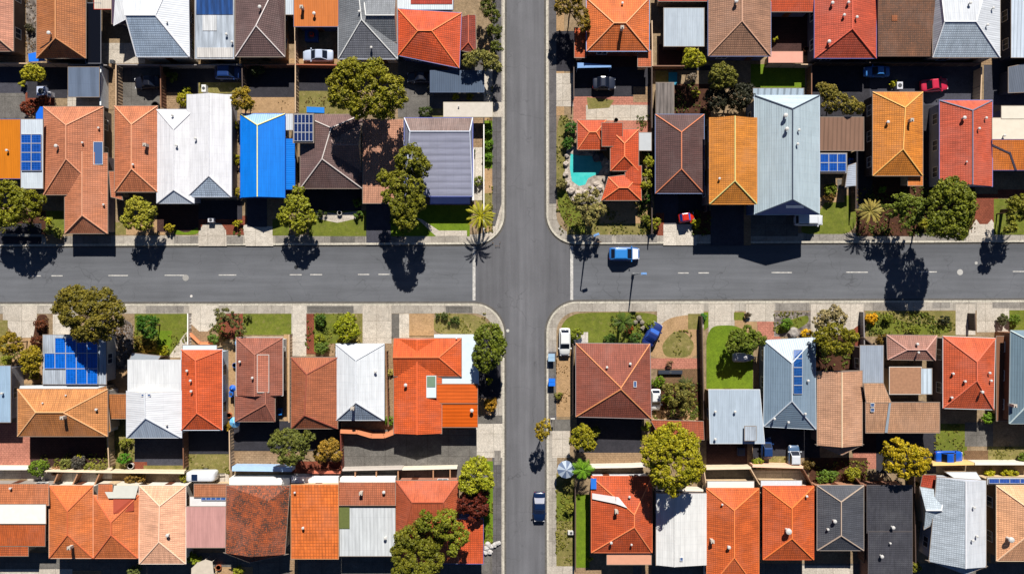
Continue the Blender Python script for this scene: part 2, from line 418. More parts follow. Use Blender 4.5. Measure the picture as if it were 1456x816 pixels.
for a in [
 # ---- north-west block
 ('greypath', [(700, -200), (713, -200), (713, 290), (704, 322), (700, 322)], 'footpath'),
 ('conc', [(700, 322), (704, 322), (713, 290), (714, 300), (706, 330), (690, 345), (672, 347), (672, 338), (690, 334)], 'footpath'),
 ('sand', (688, 60, 700, 330), Y_), ('green', (688, 172, 700, 240), L_), ('dry', (680, 275, 700, 322), Y_),
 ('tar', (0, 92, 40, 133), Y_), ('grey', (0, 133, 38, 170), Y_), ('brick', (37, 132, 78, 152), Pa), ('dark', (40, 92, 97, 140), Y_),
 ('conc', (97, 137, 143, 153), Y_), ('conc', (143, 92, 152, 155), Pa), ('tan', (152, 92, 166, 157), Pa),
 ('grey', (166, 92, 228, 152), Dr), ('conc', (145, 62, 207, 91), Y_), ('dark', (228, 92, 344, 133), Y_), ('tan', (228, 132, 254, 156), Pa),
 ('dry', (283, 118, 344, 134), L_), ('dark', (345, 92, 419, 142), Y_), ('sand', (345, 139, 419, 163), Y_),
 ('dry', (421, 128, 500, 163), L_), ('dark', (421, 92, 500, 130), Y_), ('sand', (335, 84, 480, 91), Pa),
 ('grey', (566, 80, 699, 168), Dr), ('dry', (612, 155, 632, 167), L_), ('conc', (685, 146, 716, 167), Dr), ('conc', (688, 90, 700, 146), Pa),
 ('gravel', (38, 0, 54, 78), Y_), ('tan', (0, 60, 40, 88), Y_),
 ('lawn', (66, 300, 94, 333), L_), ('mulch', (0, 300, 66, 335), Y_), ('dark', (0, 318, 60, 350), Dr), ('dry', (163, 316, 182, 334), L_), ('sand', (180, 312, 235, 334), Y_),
 ('purple', (224, 292, 283, 330), Y_), ('green', [(246, 334), (250, 326), (266, 332), (283, 322), (283, 334)], L_),
 ('brick', (283, 307, 352, 334), Y_), ('conc', [(283, 350), (283, 330), (289, 320), (300, 317), (315, 318), (322, 328), (323, 350)], Dr),
 ('dark', (283, 285, 345, 312), Y_), ('white', [(350, 350), (346, 322), (354, 316), (357, 322), (388, 322), (389, 350)], Dr),
 ('tar', (352, 283, 380, 323), Dr), ('lawn', (388, 312, 412, 335), L_), ('lawn', (440, 300, 521, 336), L_),
 ('conc', [(448, 300), (480, 304), (512, 300), (508, 311), (480, 317), (455, 312)], Pa), ('dark', (425, 268, 514, 300), Y_),
 ('tar', (521, 288, 556, 349), Dr), ('gravel', (556, 322, 575, 350), Y_), ('green', (556, 292, 668, 336), L_),
 ('conc', [(592, 310), (600, 312), (624, 328), (664, 328), (664, 336), (620, 336)], Pa), ('white', (670, 208, 686, 285), Y_),
 ('tan', (673, 168, 688, 210), Y_),
 # ---- north-east block
 ('greypath', [(780, -200), (791, -200), (791, 290), (781, 290)], 'footpath'), ('sand', (791, -20, 802, 165), Y_),
 ('conc', (791, 105, 815, 152), Dr), ('dry', [(791, 165), (812, 165), (812, 300), (826, 334), (815, 330), (796, 300), (791, 285)], L_),
 ('dark', (791, 45, 818, 102), Y_), ('dark', (816, 94, 926, 146), Dr), ('purple', (816, 74, 912, 96), Y_),
 ('pink', (815, 138, 925, 190), Y_), ('conc', (833, 150, 925, 172), Dr), ('dry', [(834, 139), (873, 143), (866, 154), (836, 156)], L_), ('tan', (900, 124, 925, 146), Pa),
 ('dry', (806, 290, 925, 334), Y_), ('sand', (852, 280, 928, 318), Y_), ('lawn', [(793, 270), (812, 270), (835, 330), (825, 334), (803, 318), (793, 296)], L_),
 ('dry', (932, 100, 950, 118), L_), ('mulch', (950, 120, 1010, 170), Y_), ('purple', (936, 64, 970, 94), Y_), ('dark', (926, 94, 1010, 101), Y_),
 ('dark', (930, 270, 1008, 334), Y_), ('tar', (930, 272, 964, 320), Dr), ('brick', (932, 303, 944, 335), Pa), ('white', [(943, 349), (943, 319), (984, 319), (990, 333), (990, 349)], Dr),
 ('mulch', (984, 300, 1010, 334), Y_), ('tar', (1010, 286, 1057, 349), Dr), ('tan', (1057, 290, 1067, 349), Pa), ('grey', (1067, 300, 1134, 336), Y_), 
 ('lawn', [(1138, 334), (1140, 318), (1166, 300), (1175, 282), (1217, 276), (1217, 334)], L_), ('sand', (1166, 262, 1200, 288), Y_), ('grey', (1190, 255, 1217, 269), Y_),
 ('mulch', (1217, 250, 1385, 336), Y_), ('brick', (1385, 276, 1418, 321), Dr), ('conc', [(1372, 344), (1378, 326), (1387, 312), (1392, 319), (1403, 319), (1409, 312), (1417, 326), (1424, 344)], Dr),
 ('lawn', (1412, 283, 1456, 334), L_), ('brick', (1418, 270, 1456, 282), Pa),
 ('green', (1067, 92, 1144, 132), L_), ('purple', (1097, 10, 1148, 80), Y_), ('dark', (1154, 84, 1245, 168), Y_), ('tar', (1236, 84, 1394, 160), Dr), ('tar', (1398, 84, 1470, 150), Dr),
 ('dark', (1215, 150, 1240, 300), Y_), ('dark', (1312, 150, 1335, 270), Y_), ('tan', (1166, 84, 1410, 93), Pa),
 # ---- south-west block
 ('conc', [(5, 434), (54, 434), (52, 470), (46, 500), (38, 500), (5, 455)], Dr), ('mulch', [(54, 447), (70, 447), (70, 490), (60, 500), (46, 490), (50, 468)], Y_),
 ('dry', (0, 455, 12, 520), Y_), ('sand', (12, 480, 62, 545), Y_), ('white', (76, 447, 112, 478), Y_), ('gravel', [(112, 460), (190, 450), (190, 500), (180, 532), (152, 530), (150, 480)], Y_),
 ('lawn', (192, 446, 268, 505), L_), ('green', (225, 470, 245, 495), L_), ('conc', [(240, 508), (262, 476), (268, 470), (268, 508)], Pa), ('sand', (152, 525, 184, 562), Y_),
 ('tan', (268, 446, 312, 490), Y_), ('white', [(269, 434), (312, 434), (308, 460), (296, 471), (284, 471), (272, 460)], Dr), ('brick', (312, 446, 346, 482), Pa),
 ('lawn', (346, 446, 415, 476), L_), ('white', (415, 434, 436, 506), Dr), ('brick', (436, 446, 450, 503), Pa), ('lawn', (447, 446, 494, 500), L_), ('tan', (466, 488, 482, 506), Pa),
 ('dry', (493, 446, 516, 488), Y_), ('conc', (516, 434, 557, 489), Dr), ('grey', (557, 446, 568, 480), Y_), ('white', (568, 446, 582, 482), Dr), ('sand', (582, 446, 617, 477), Y_),
 ('dry', [(617, 446), (672, 446), (692, 456), (700, 470), (700, 478), (617, 476)], L_), ('tan', (546, 488, 561, 620), Pa), ('sand', (677, 566, 700, 602), Y_), ('dark', (678, 480, 712, 566), Y_),
 ('sand', (318, 488, 338, 600), Pa), ('sand', (404, 475, 416, 600), Pa), ('grey', (676, 590, 716, 604), Pa),
 ('white', (676, 602, 716, 650), Dr), ('grey', (485, 610, 678, 668), Dr), ('greypath', (700, 650, 713, 1000), 'footpath'), ('green', (688, 655, 701, 772), L_), ('tan', (687, 772, 700, 830), Pa),
 ('pink', (0, 600, 44, 666), Y_), ('purple', (44, 600, 152, 662), Y_), ('dry', (152, 595, 192, 668), Y_), ('tar', (192, 600, 262, 664), Y_), ('brick', (185, 656, 210, 668), Pa), ('dry', (205, 661, 268, 670), Y_),
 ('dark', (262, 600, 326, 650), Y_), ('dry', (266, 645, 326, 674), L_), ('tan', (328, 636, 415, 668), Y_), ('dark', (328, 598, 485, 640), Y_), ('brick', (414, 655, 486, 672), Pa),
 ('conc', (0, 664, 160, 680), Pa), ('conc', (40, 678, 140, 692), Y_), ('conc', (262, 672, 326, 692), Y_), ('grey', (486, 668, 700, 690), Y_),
 ('grey', (0, 785, 700, 860), Y_), ('conc', (0, 808, 104, 830), Pa), ('tan', (104, 810, 145, 830), Pa), ('sand', (305, 805, 360, 830), Y_), ('tan', (413, 795, 424, 830), Pa),
 # ---- south-east block
 ('greypath', (779, 500, 791, 600), 'footpath'), ('path', (779, 600, 792, 1000), 'footpath'), ('grey', (785, 596, 812, 612), Dr), ('conc', (785, 612, 810, 650), Dr),
 ('lawn', [(797, 465), (806, 452), (824, 444), (934, 444), (934, 460), (925, 490), (797, 490)], L_), ('sand', (791, 500, 815, 592), Y_), ('white', (816, 472, 836, 488), Pa),
 ('conc', (934, 432, 1000, 466), Dr), ('sand', [(920, 490), (945, 452), (998, 445), (998, 510), (925, 510)], Y_), ('dry', [(940, 490), (958, 470), (975, 472), (988, 490), (980, 508), (945, 508)], Y_), ('dry', (978, 446, 996, 468), Y_),
 ('pink', (922, 509, 998, 524), Pa), ('deck', (934, 524, 998, 545), Y_), ('mulch', (926, 545, 998, 600), Y_), ('sand', (926, 582, 994, 600), Y_), ('brick', (926, 596, 1003, 626), Y_),
 ('green', [(1000, 444), (1007, 444), (1007, 464), (1001, 470)], L_), ('conc', (1007, 430, 1044, 472), Dr), ('sand', (1044, 444, 1076, 480), Y_),
 ('green', [(1004, 500), (1004, 480), (1012, 463), (1040, 462), (1052, 466), (1070, 478), (1070, 500)], L_), ('green', (1004, 484, 1070, 554), L_), ('lawn', (1043, 444, 1058, 455), L_),
 ('pink', [(1076, 456), (1100, 456), (1106, 476), (1112, 484), (1078, 486)], Dr), ('conc', (1060, 432, 1100, 457), Dr), ('gravel', (1100, 443, 1152, 478), Y_), ('lawn', [(1102, 462), (1148, 446), (1150, 458), (1130, 470), (1102, 476)], L_),
 ('conc', (1152, 432, 1227, 480), Dr), ('brick', [(1212, 468), (1228, 456), (1228, 492), (1214, 492)], Pa), ('mulch', (1160, 476, 1215, 530), Y_),
 ('dry', (1230, 442, 1360, 478), Y_), ('lawn', [(1232, 446), (1250, 444), (1290, 460), (1350, 462), (1350, 476), (1232, 476)], L_), ('conc', (1358, 432, 1386, 476), Dr), ('conc', (1388, 430, 1434, 472), Dr), ('lawn', (1434, 441, 1470, 470), L_),
 ('lawn', (1328, 602, 1374, 648), L_), ('grey', (1371, 600, 1411, 634), Y_), ('deck', (1370, 640, 1406, 658), Y_), ('dry', (1404, 634, 1470, 660), L_),
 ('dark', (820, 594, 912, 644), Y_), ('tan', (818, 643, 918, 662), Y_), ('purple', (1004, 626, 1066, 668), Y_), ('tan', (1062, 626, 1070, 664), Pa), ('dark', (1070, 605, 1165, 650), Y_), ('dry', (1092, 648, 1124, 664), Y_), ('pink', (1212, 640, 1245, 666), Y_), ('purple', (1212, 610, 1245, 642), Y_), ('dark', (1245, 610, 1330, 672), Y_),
 ('dry', (791, 672, 817, 812), Y_), ('lawn', (791, 700, 815, 740), L_), ('green', (819, 702, 838, 806), L_), ('conc', (778, 804, 818, 830), Dr), ('tan', (816, 808, 858, 830), Y_),
 ('grey', (900, 800, 1456, 860), Y_), ('conc', (1140, 803, 1212, 830), Y_), ('grey', (1000, 664, 1075, 700), Y_), ('conc', (1070, 668, 1145, 690), Y_), ('tan', (912, 800, 926, 830), Pa), ('mulch', (1150, 650, 1232, 692), Y_), ('gravel', (1190, 684, 1240, 692), Y_),
]: patch(*a)

for a in [
 ('slabs', (93, 336, 158, 347)), ('tan', (66, 336, 92, 347)), ('slabs', (248, 336, 282, 347)), ('slabs', (323, 336, 346, 347)), ('slabs', (392, 336, 520, 347)), ('grey', (470, 336, 505, 347)),
 ('slabs', (842, 334, 870, 345)), ('slabs', (876, 334, 934, 345)), ('slabs', (1142, 333, 1212, 343)), ('slabs', (1300, 332, 1372, 342)),
 ('slabs', (208, 435, 262, 445)), ('grey', (437, 435, 503, 445)), ('grey', (634, 435, 672, 445)),
 ('slabs', (1102, 430, 1150, 442)), ('slabs', (1240, 430, 1290, 441)), ('slabs', (1325, 429, 1350, 438)), ('slabs', (1410, 428, 1456, 438)), ('grey', (781, 508, 790, 590)), ('slabs', (703, 640, 712, 660))]:
    patch(a[0], a[1], 'footpath')
# painted lines, manhole, patches on the carriageway
paint = ground_mat('road_paint', (214, 210, 204), (170, 168, 164), 1.5, 5, .2, .25)
dash = [(43, 58), (73, 89), (154, 182), (234, 262), (311, 336), (412, 429), (441, 458), (509, 525), (538, 554), (964, 979), (993, 1008), (1097, 1126), (1203, 1234), (1307, 1332), (1440, 1466)]
mb = MB()
for a, b_ in dash:
    y = (ty((a+b_)/2)+by((a+b_)/2))/2+1.0
    p = [at(a, y-.75), at(b_, y-.75), at(b_, y+.75), at(a, y+.75)]
    mb.add([(q.x, q.y, .008) for q in p], [(3, 2, 1, 0)])
for x, a, b_ in ((674, ty(674)+2.5, by(674)-2.5), (813, ty(813)+2, by(813)-2.5)):
    p = [at(x-2, a), at(x+2, a), at(x+2, b_), at(x-2, b_)]
    mb.add([(q.x, q.y, .010) for q in p], [(3, 2, 1, 0)])
tag(mb.build('lane_marking', paint), kind='structure')
def disc(name, px, py, r, m, z, label=None, cat=None):
    c = at(px, py); n = 20
    mb = MB(); mb.prism([(c.x+r*math.cos(2*math.pi*i/n), c.y+r*math.sin(2*math.pi*i/n)) for i in range(n)], z-.03, z)
    o = mk(name, mb.v, mb.f, m, origin=(c.x, c.y, 0)); return tag(o, label, cat)
disc('manhole_cover', 264, 395, .45, plain((150, 148, 144), .6, 0, .3, 6), .014, 'round pale manhole cover at the end of a dash in the western street', 'manhole')
disc('manhole_cover', 421, 380, .28, plain((40, 42, 46), .6), .014, 'small dark round cover on the street below the tree shadow', 'manhole')
disc('manhole_cover', 1365, 387, .42, plain((176, 174, 170), .6), .014, 'pale oval cover in the street east of the biggest tree shadow', 'manhole')
disc('manhole_cover', 1388, 374, .22, plain((170, 168, 164), .6), .014, 'tiny pale cover near the north kerb at the far right', 'manhole')
disc('manhole_cover', 722, 470, .22, plain((190, 188, 180), .6), .016, 'tiny white cover at the southwest corner of the crossing', 'manhole')
disc('manhole_cover', 272, 421, .18, plain((205, 200, 195), .6), .014, 'tiny pale cover near the south kerb above the white driveway', 'manhole')

# ------------------------------------------------ houses
WALL = {}
def brickwall(c):
    key = 'wall_%s' % (c,)
    if key in MC: return MC[key]
    m, t, b = newmat('wall'); P = coords(t); a = srgb(c)
    cb = N(t, 'ShaderNodeSeparateXYZ'); t.links.new(P, cb.inputs[0])
    ad = N(t, 'ShaderNodeMath', operation='ADD'); t.links.new(cb.outputs[0], ad.inputs[0]); t.links.new(cb.outputs[1], ad.inputs[1])
    cx = N(t, 'ShaderNodeCombineXYZ'); t.links.new(ad.outputs[0], cx.inputs[0]); t.links.new(cb.outputs[2], cx.inputs[1])
    br = N(t, 'ShaderNodeTexBrick'); br.inputs['Color1'].default_value = (*a, 1); br.inputs['Color2'].default_value = (*[v*.8 for v in a], 1); br.inputs['Mortar'].default_value = (*[min(1, v*1.15) for v in a], 1)
    br.inputs['Scale'].default_value = 1; br.inputs['Brick Width'].default_value = .24; br.inputs['Row Height'].default_value = .086; br.inputs['Mortar Size'].default_value = .01
    t.links.new(cx.outputs[0], br.inputs['Vector'])
    n = noise(t, P, .7, 5)
    t.links.new(mixc(t, 1.0, br.outputs['Color'], ramp(t, n, [(.3, .8), (.7, 1.1)]), 'MULTIPLY'), b.inputs['Base Color'])
    b.inputs['Roughness'].default_value = .85
    MC[key] = m; return m
def inset(q, d):
    """inset a convex quad (world xy, any winding) by d towards its inside"""
    n = len(q); c = sum((Vector((p[0], p[1])) for p in q), Vector((0, 0)))/n; out = []
    L = []
    for i in range(n):
        a = Vector((q[i][0], q[i][1])); b_ = Vector((q[(i+1) % n][0], q[(i+1) % n][1])); e = (b_-a)
        e = e.normalized() if e.length > 1e-6 else Vector((1, 0)); nn = Vector((-e.y, e.x))
        if (c-a).dot(nn) < 0: nn = -nn
        L.append((a+nn*d, e))
    for i in range(n):
        (p1, e1), (p2, e2) = L[i-1], L[i]
        cr = e1.x*e2.y-e1.y*e2.x
        if abs(cr) < 1e-5: out.append(p2); continue
        t_ = ((p2-p1).x*e2.y-(p2-p1).y*e2.x)/cr; out.append(p1+e1*t_)
    return out
class Wing: pass
FR = None
def window_meshes():
    global FR
    fm = MB(); W, Hh, D = 1.5, 1.15, .07
    for c, d in (((0, 0, Hh/2-.04), (W, D, .08)), ((0, 0, -Hh/2+.04), (W, D*1.8, .08)), ((-W/2+.04, 0, 0), (.08, D, Hh-.16)), ((W/2-.04, 0, 0), (.08, D, Hh-.16)), ((0, 0, 0), (.05, D*.9, Hh-.16))): fm.box(c, d)
    pm = MB(); pm.box((0, 0, 0), (W-.1, .03, Hh-.1))
    dm = MB(); dm.box((0, 0, 0), (.92, .06, 2.05)); 
    hm = MB(); hm.box((.36, -.05, 0), (.05, .06, .16))
    out = []
    for nme, b_, m in (('window', fm, plain((225, 224, 220), .4)), ('pane', pm, glass()), ('door', dm, plain((90, 50, 34), .5)), ('handle', hm, plain((180, 178, 170), .3, .8))):
        me = bpy.data.meshes.new(nme); me.from_pydata([tuple(v) for v in b_.v], [], b_.f); me.materials.append(m); out.append(me)
    FR = out
window_meshes()
def put(name, me, parent, loc, rz=0):
    o = bpy.data.objects.new(name, me); link(o, parent); o.location = loc; o.rotation_euler = (0, 0, rz); return o

CREAM = (196, 172, 138)
def wz(wg, X, Y):
    return min(p[0]*X+p[1]*Y+p[2] for p in wg.planes)
def roofpt(wg, px, py, up=0):
    z = wg.he+.5
    for _ in range(6):
        p = at(px, py, z+up); z = wz(wg, p.x, p.y)
    p = at(px, py, z+up); return p
def W(rect, kind='flat', ridge=None, he=2.9, mat=None, cap=None, pitch=20, gut=(138, 124, 112), wall=CREAM, ov=.35, drop=0, hr=None, faces=None, posts=False, rname='roof', nowin=False):
    d = Wing(); d.__dict__.update(locals()); return d
VENT = plain((196, 194, 190), .55, 0, .2)
def build_wing(hs, d, idx):
    he = d.he+.017*idx; d.he = he; r = d.rect
    if len(r) == 4 and not isinstance(r[0], (tuple, list)): q = [(r[0], r[1]), (r[2], r[1]), (r[2], r[3]), (r[0], r[3])]
    else: q = list(r)
    E = [at(x, y, he) for x, y in q]                      # TL TR BR BL
    wm = brickwall(d.wall); gm = plain(d.gut, .45, 0, .08)
    th = .16
    caplines = []
    if d.kind in ('v', 'h'):
        a, b_, c = d.ridge                                 # a: fixed coordinate (or pair), b..c: ends (None = gable)
        if d.kind == 'v': half = (abs(E[1].x-E[0].x)+abs(E[2].x-E[3].x))/4
        else: half = (abs(E[0].y-E[3].y)+abs(E[1].y-E[2].y))/4
        hr = d.hr or he+math.tan(R(d.pitch))*half
        aa = a if isinstance(a, (tuple, list)) else (a, a)
        if d.kind == 'v':
            P = at(aa[0], b_, hr) if b_ is not None else None; Q = at(aa[1], c, hr) if c is not None else None
            if P is None:
                x = at(aa[0], 0, hr).x; t_ = (x-E[0].x)/(E[1].x-E[0].x); P = E[0].lerp(E[1], t_); P.z = hr
            if Q is None:
                x = at(aa[1], 0, hr).x; t_ = (x-E[3].x)/(E[2].x-E[3].x); Q = E[3].lerp(E[2], t_); Q.z = hr
            fs = [(0, 4, 5, 3), (1, 2, 5, 4), (0, 1, 4), (3, 5, 2)]; gab = [False, False, b_ is None, c is None]
        else:
            P = at(b_, aa[0], hr) if b_ is not None else None; Q = at(c, aa[1], hr) if c is not None else None
            if P is None:
                y = at(0, aa[0], hr).y; t_ = (y-E[0].y)/(E[3].y-E[0].y); P = E[0].lerp(E[3], t_); P.z = hr
            if Q is None:
                y = at(0, aa[1], hr).y; t_ = (y-E[1].y)/(E[2].y-E[1].y); Q = E[1].lerp(E[2], t_); Q.z = hr
            fs = [(0, 4, 3), (1, 2, 5), (0, 1, 5, 4), (3, 4, 5, 2)]; gab = [b_ is None, c is None, False, False]
        V = E+[P, Q]
        if (P-Q).length < .05:      # pyramid
            Q = P+Vector((0, -.06, 0)); V[5] = Q
        d.planes = []
        for f, g_ in zip(fs, gab):
            if g_: continue
            n = (V[f[1]]-V[f[0]]).cross(V[f[-1]]-V[f[0]])
            if n.z < 0: n = -n
            p0 = V[f[0]]; d.planes.append((-n.x/n.z, -n.y/n.z, p0.z+(n.x*p0.x+n.y*p0.y)/n.z))
        lo = [Vector((p.x, p.y, p.z-th)) for p in E]; verts = V+lo          # lower ring 6..9
        faces = [list(f) for f in fs]+[[0, 3, 9, 6], [3, 2, 8, 9], [2, 1, 7, 8], [1, 0, 6, 7], [6, 9, 8, 7]]
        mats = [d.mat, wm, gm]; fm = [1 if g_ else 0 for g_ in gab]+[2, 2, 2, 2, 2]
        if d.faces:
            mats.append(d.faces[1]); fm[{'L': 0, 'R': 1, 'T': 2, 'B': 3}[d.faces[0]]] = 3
        # outward winding
        cen = sum(verts, Vector())/len(verts)
        for f in faces:
            n = (verts[f[1]]-verts[f[0]]).cross(verts[f[2]]-verts[f[0]])
            if n.dot(sum((verts[i] for i in f), Vector())/len(f)-cen) < 0: f.reverse()
        mk(d.rname, verts, [tuple(f) for f in faces], mats, hs, uv=True, fm=fm)
        if d.cap:
            cm = MB(); up = Vector((0, 0, .03))
            pairs = [(P, Q)]
            if d.kind == 'v':
                if not gab[2]: pairs += [(E[0], P), (E[1], P)]
                if not gab[3]: pairs += [(E[3], Q), (E[2], Q)]
            else:
                if not gab[0]: pairs += [(E[0], P), (E[3], P)]
                if not gab[1]: pairs += [(E[1], Q), (E[2], Q)]
            for a_, c_ in pairs: cm.bar(a_+up, c_+up, .13, .09)
            cm.build('ridge_capping', plain(d.cap, .7, 0, .2, 5), hs)
    else:
        dz = d.drop
        hh = [he+dz, he+dz, he, he] if dz >= 0 else [he, he, he-dz, he-dz]
        E = [at(x, y, h) for (x, y), h in zip(q, hh)]
        lo = [Vector((p.x, p.y, p.z-.12)) for p in E]; V = E+lo
        n = (E[1]-E[0]).cross(E[3]-E[0]); n = n if n.z > 0 else -n
        d.planes = [(-n.x/n.z, -n.y/n.z, E[0].z+(n.x*E[0].x+n.y*E[0].y)/n.z)]
        mk(d.rname, V, [(3, 2, 1, 0), (4, 5, 6, 7), (0, 1, 5, 4), (1, 2, 6, 5), (2, 3, 7, 6), (3, 0, 4, 7)], [d.mat, gm], hs, uv=True, fm=[0, 1, 1, 1, 1, 1])
    # gutter ring
    out = inset(E, -.07); inn = inset(E, .0)
    zz = [p.z for p in E]
    gv = [Vector((p.x, p.y, z-.10)) for p, z in zip(out, zz)]+[Vector((p.x, p.y, z+.005)) for p, z in zip(out, zz)]+[Vector((p.x, p.y, z+.005)) for p, z in zip(inn, zz)]
    gf = []
    for i in range(4):
        j = (i+1) % 4; gf += [(i, j, 4+j, 4+i), (4+i, 4+j, 8+j, 8+i)]
    mk('gutter', gv, gf, gm, hs)
    # walls or posts
    base = inset(E, d.ov+.012*idx)
    if d.posts:
        for p in inset(E, .2):
            pm = MB(); pm.box((p.x, p.y, (G0+he-.12)/2), (.1, .1, he-.12-G0)); pm.build('post', gm, hs)
    else:
        zt = min(zz)-.05; mb = MB()
        area = sum(base[i].x*base[(i+1) % 4].y-base[(i+1) % 4].x*base[i].y for i in range(4))
        if area < 0: base = base[::-1]
        mb.prism(base, G0-.02, zt); mb.build('wall', wm, hs)
        if not d.nowin and idx == 0:
            off = parent_off(hs); dooradd = False
            for i in range(4):
                a = base[i]; b2 = base[(i+1) % 4]; e = b2-a; ln = e.length
                if ln < 3: continue
                nrm = Vector((e.y, -e.x)).normalized(); mid = (a+b2)/2
                if (Vector((0, 0))-mid).dot(nrm) < 2 : continue
                rz = math.atan2(nrm.y, nrm.x)+math.pi/2
                k = max(1, int(ln/3.6))
                for s_ in range(k):
                    p = a+e*((s_+.5)/k)
                    for zf in ([1.5, 4.2] if he > 4.8 else [1.6]):
                        if zf+.7 > zt: continue
                        if not dooradd and s_ == k//2 and abs(nrm.y) > .7 and zf < 2:
                            q_ = p+nrm*.02; dd = put('door', FR[2], hs, Vector((q_.x, q_.y, G0+1.03))-off, rz); put('handle', FR[3], dd, (0, 0, 0)); dooradd = True; continue
                        q_ = p+nrm*.02; wo = put('window', FR[0], hs, Vector((q_.x, q_.y, zf))-off, rz); put('pane', FR[1], wo, (0, 0, 0))
def vent_mesh():
    mb = MB(); mb.tube([(0, 0, -.35), (0, 0, .3)], [.09, .09], 10); mb.tube([(0, 0, .28), (0, 0, .36), (0, 0, .46), (0, 0, .5)], [.10, .20, .19, .08], 12)
    me = bpy.data.meshes.new('roof_vent'); me.from_pydata([tuple(v) for v in mb.v], [], mb.f); me.materials.append(VENT); return me
VM = vent_mesh()
def chim_mesh():
    mb = MB(); mb.box((0, 0, 0), (.5, .5, 1.5)); mb.box((0, 0, .78), (.62, .62, .12)); mb.tube([(0, 0, .84), (0, 0, 1.05)], [.14, .12], 10)
    me = bpy.data.meshes.new('chimney'); me.from_pydata([tuple(v) for v in mb.v], [], mb.f); me.materials.append(plain((178, 168, 156), .8, 0, .25, 4)); return me
CM = chim_mesh()
def slab_on(hs, wg, quad, name, m, up=.08, th=.05, uv=True, frame=None):
    top = [roofpt(wg, x, y, up) for x, y in quad]; bot = [p-Vector((0, 0, th)) for p in top]
    o = mk(name, top+bot, [(3, 2, 1, 0), (4, 5, 6, 7), (0, 1, 5, 4), (1, 2, 6, 5), (2, 3, 7, 6), (3, 0, 4, 7)], m, hs, uv=uv)
    if frame:
        fb = MB()
        for i in range(4): fb.bar(top[i]+Vector((0, 0, .0)), top[(i+1) % 4]+Vector((0, 0, .0)), .05, .06)
        fo = mk('frame', fb.v, fb.f, frame, o) if False else None
        me = bpy.data.meshes.new('frame'); off = parent_off(hs); me.from_pydata([tuple(v-off) for v in fb.v], [], fb.f); me.materials.append(frame)
        f_ = bpy.data.objects.new('frame', me); link(f_, o)
    return o
HOUSES = []
def house(label, wings, vents=(), chim=(), solar=(), sky_=(), slabs=(), name='house', cat='house', group='houses in the block rows'):
    r = wings[0].rect
    if isinstance(r[0], (tuple, list)): cx = sum(p[0] for p in r)/4; cy = sum(p[1] for p in r)/4
    else: cx, cy = (r[0]+r[2])/2, (r[1]+r[3])/2
    c = at(cx, cy, wings[0].he); hs = thing(name, label, cat, (c.x, c.y, G0), group)
    for i, d in enumerate(wings): build_wing(hs, d, i)
    off = parent_off(hs)
    for v in vents:
        wg = wings[v[2]] if len(v) > 2 else wings[0]; p = roofpt(wg, v[0], v[1], .25)
        o = put('roof_vent', VM, hs, p-off-Vector((0, 0, .25))); s_ = (v[3] if len(v) > 3 else 1.1)*.8; o.scale = (s_, s_, s_)
    for v in chim:
        wg = wings[v[2]] if len(v) > 2 else wings[0]; p = roofpt(wg, v[0], v[1], .3); o = put('chimney', CM, hs, p-off-Vector((0, 0, .1))); o.scale = (.75, .75, .75)
    fr = plain((196, 198, 202), .4, .3)
    for s_ in solar:
        (x0, y0, x1, y1), nx, ny, wi = s_[:4]; skip = s_[4] if len(s_) > 4 else (); col = s_[5] if len(s_) > 5 else (16, 74, 158)
        dx, dy = (x1-x0)/nx, (y1-y0)/ny; g_ = .22
        for j in range(ny):
            for i in range(nx):
                if (i, j) in skip: continue
                a, b_ = x0+i*dx+g_, y0+j*dy+g_; c_, e_ = x0+(i+1)*dx-g_, y0+(j+1)*dy-g_
                slab_on(hs, wings[wi], [(a, b_), (c_, b_), (c_, e_), (a, e_)], 'solar_panel', solar_mat(col), .12, .05, True, fr)
    for s_ in sky_:
        (x0, y0, x1, y1), wi = s_
        slab_on(hs, wings[wi], [(x0, y0), (x1, y0), (x1, y1), (x0, y1)], 'skylight', glass((70, 96, 140)), .12, .08, False, plain((220, 220, 220), .4))
    for s_ in slabs:
        nm, quad, m, wi, up = s_
        if not isinstance(quad[0], (tuple, list)): x0, y0, x1, y1 = quad; quad = [(x0, y0), (x1, y0), (x1, y1), (x0, y1)]
        slab_on(hs, wings[wi], quad, nm, m, up, .06, True)
    HOUSES.append(hs); return hs

TER = (196, 128, 92); ORA = (206, 84, 30); AMB = (208, 124, 30); WHT = (226, 226, 226); CW = (222, 206, 186)
flatw = metal(WHT, .3, .15, .06); 
concr = plain((196, 188, 176), .8, 0, .15, 2)
def M_(c, **k):
    if min(c) > 218: c = tuple(int(v*.98) for v in c)
    return metal(c, **k)
def T_(c, s=1.0, m=0.0):
    if c[0] > 170 and c[1] < 112: c = (c[0], int(c[1]*1.08), int(c[2]*1.0))
    return tile(c, s, m)

# ---- top row, west; blue walls in the north rows have shade in their colour
house('pinkish terracotta house cut by the top left corner of the view', [W((-60, -40, 19, 73), 'v', (-20, 0, 40), mat=T_((204, 140, 114), .5), cap=(214, 170, 140), wall=(110, 92, 80))])
house('ochre brown tiled house with a dutch gable, second from the top left', [W((52, -30, 122, 83), 'v', (79, None, 54), mat=T_((184, 112, 62)), cap=(214, 150, 100), pitch=26, wall=(90, 92, 100)), W((122, 5, 143, 90), mat=glass((16, 18, 26), .2), he=2.4, drop=.2, posts=True, gut=(120, 122, 130))], vents=[(71, 48, 0, 1.6)],
      slabs=[('gable_panel', [(75, 56), (78, 55), (70, 70), (56, 69)], plain((30, 28, 34), .6), 0, .06)])
house('small purple metal roof in the top row, half behind the large white roof', [W((159, -40, 194, 34), 'flat', mat=M_((82, 66, 88)), he=2.7, drop=.3, wall=(60, 62, 80)), W((134, -30, 159, 13), mat=M_((206, 196, 182)), he=2.6, gut=(190, 60, 40))])
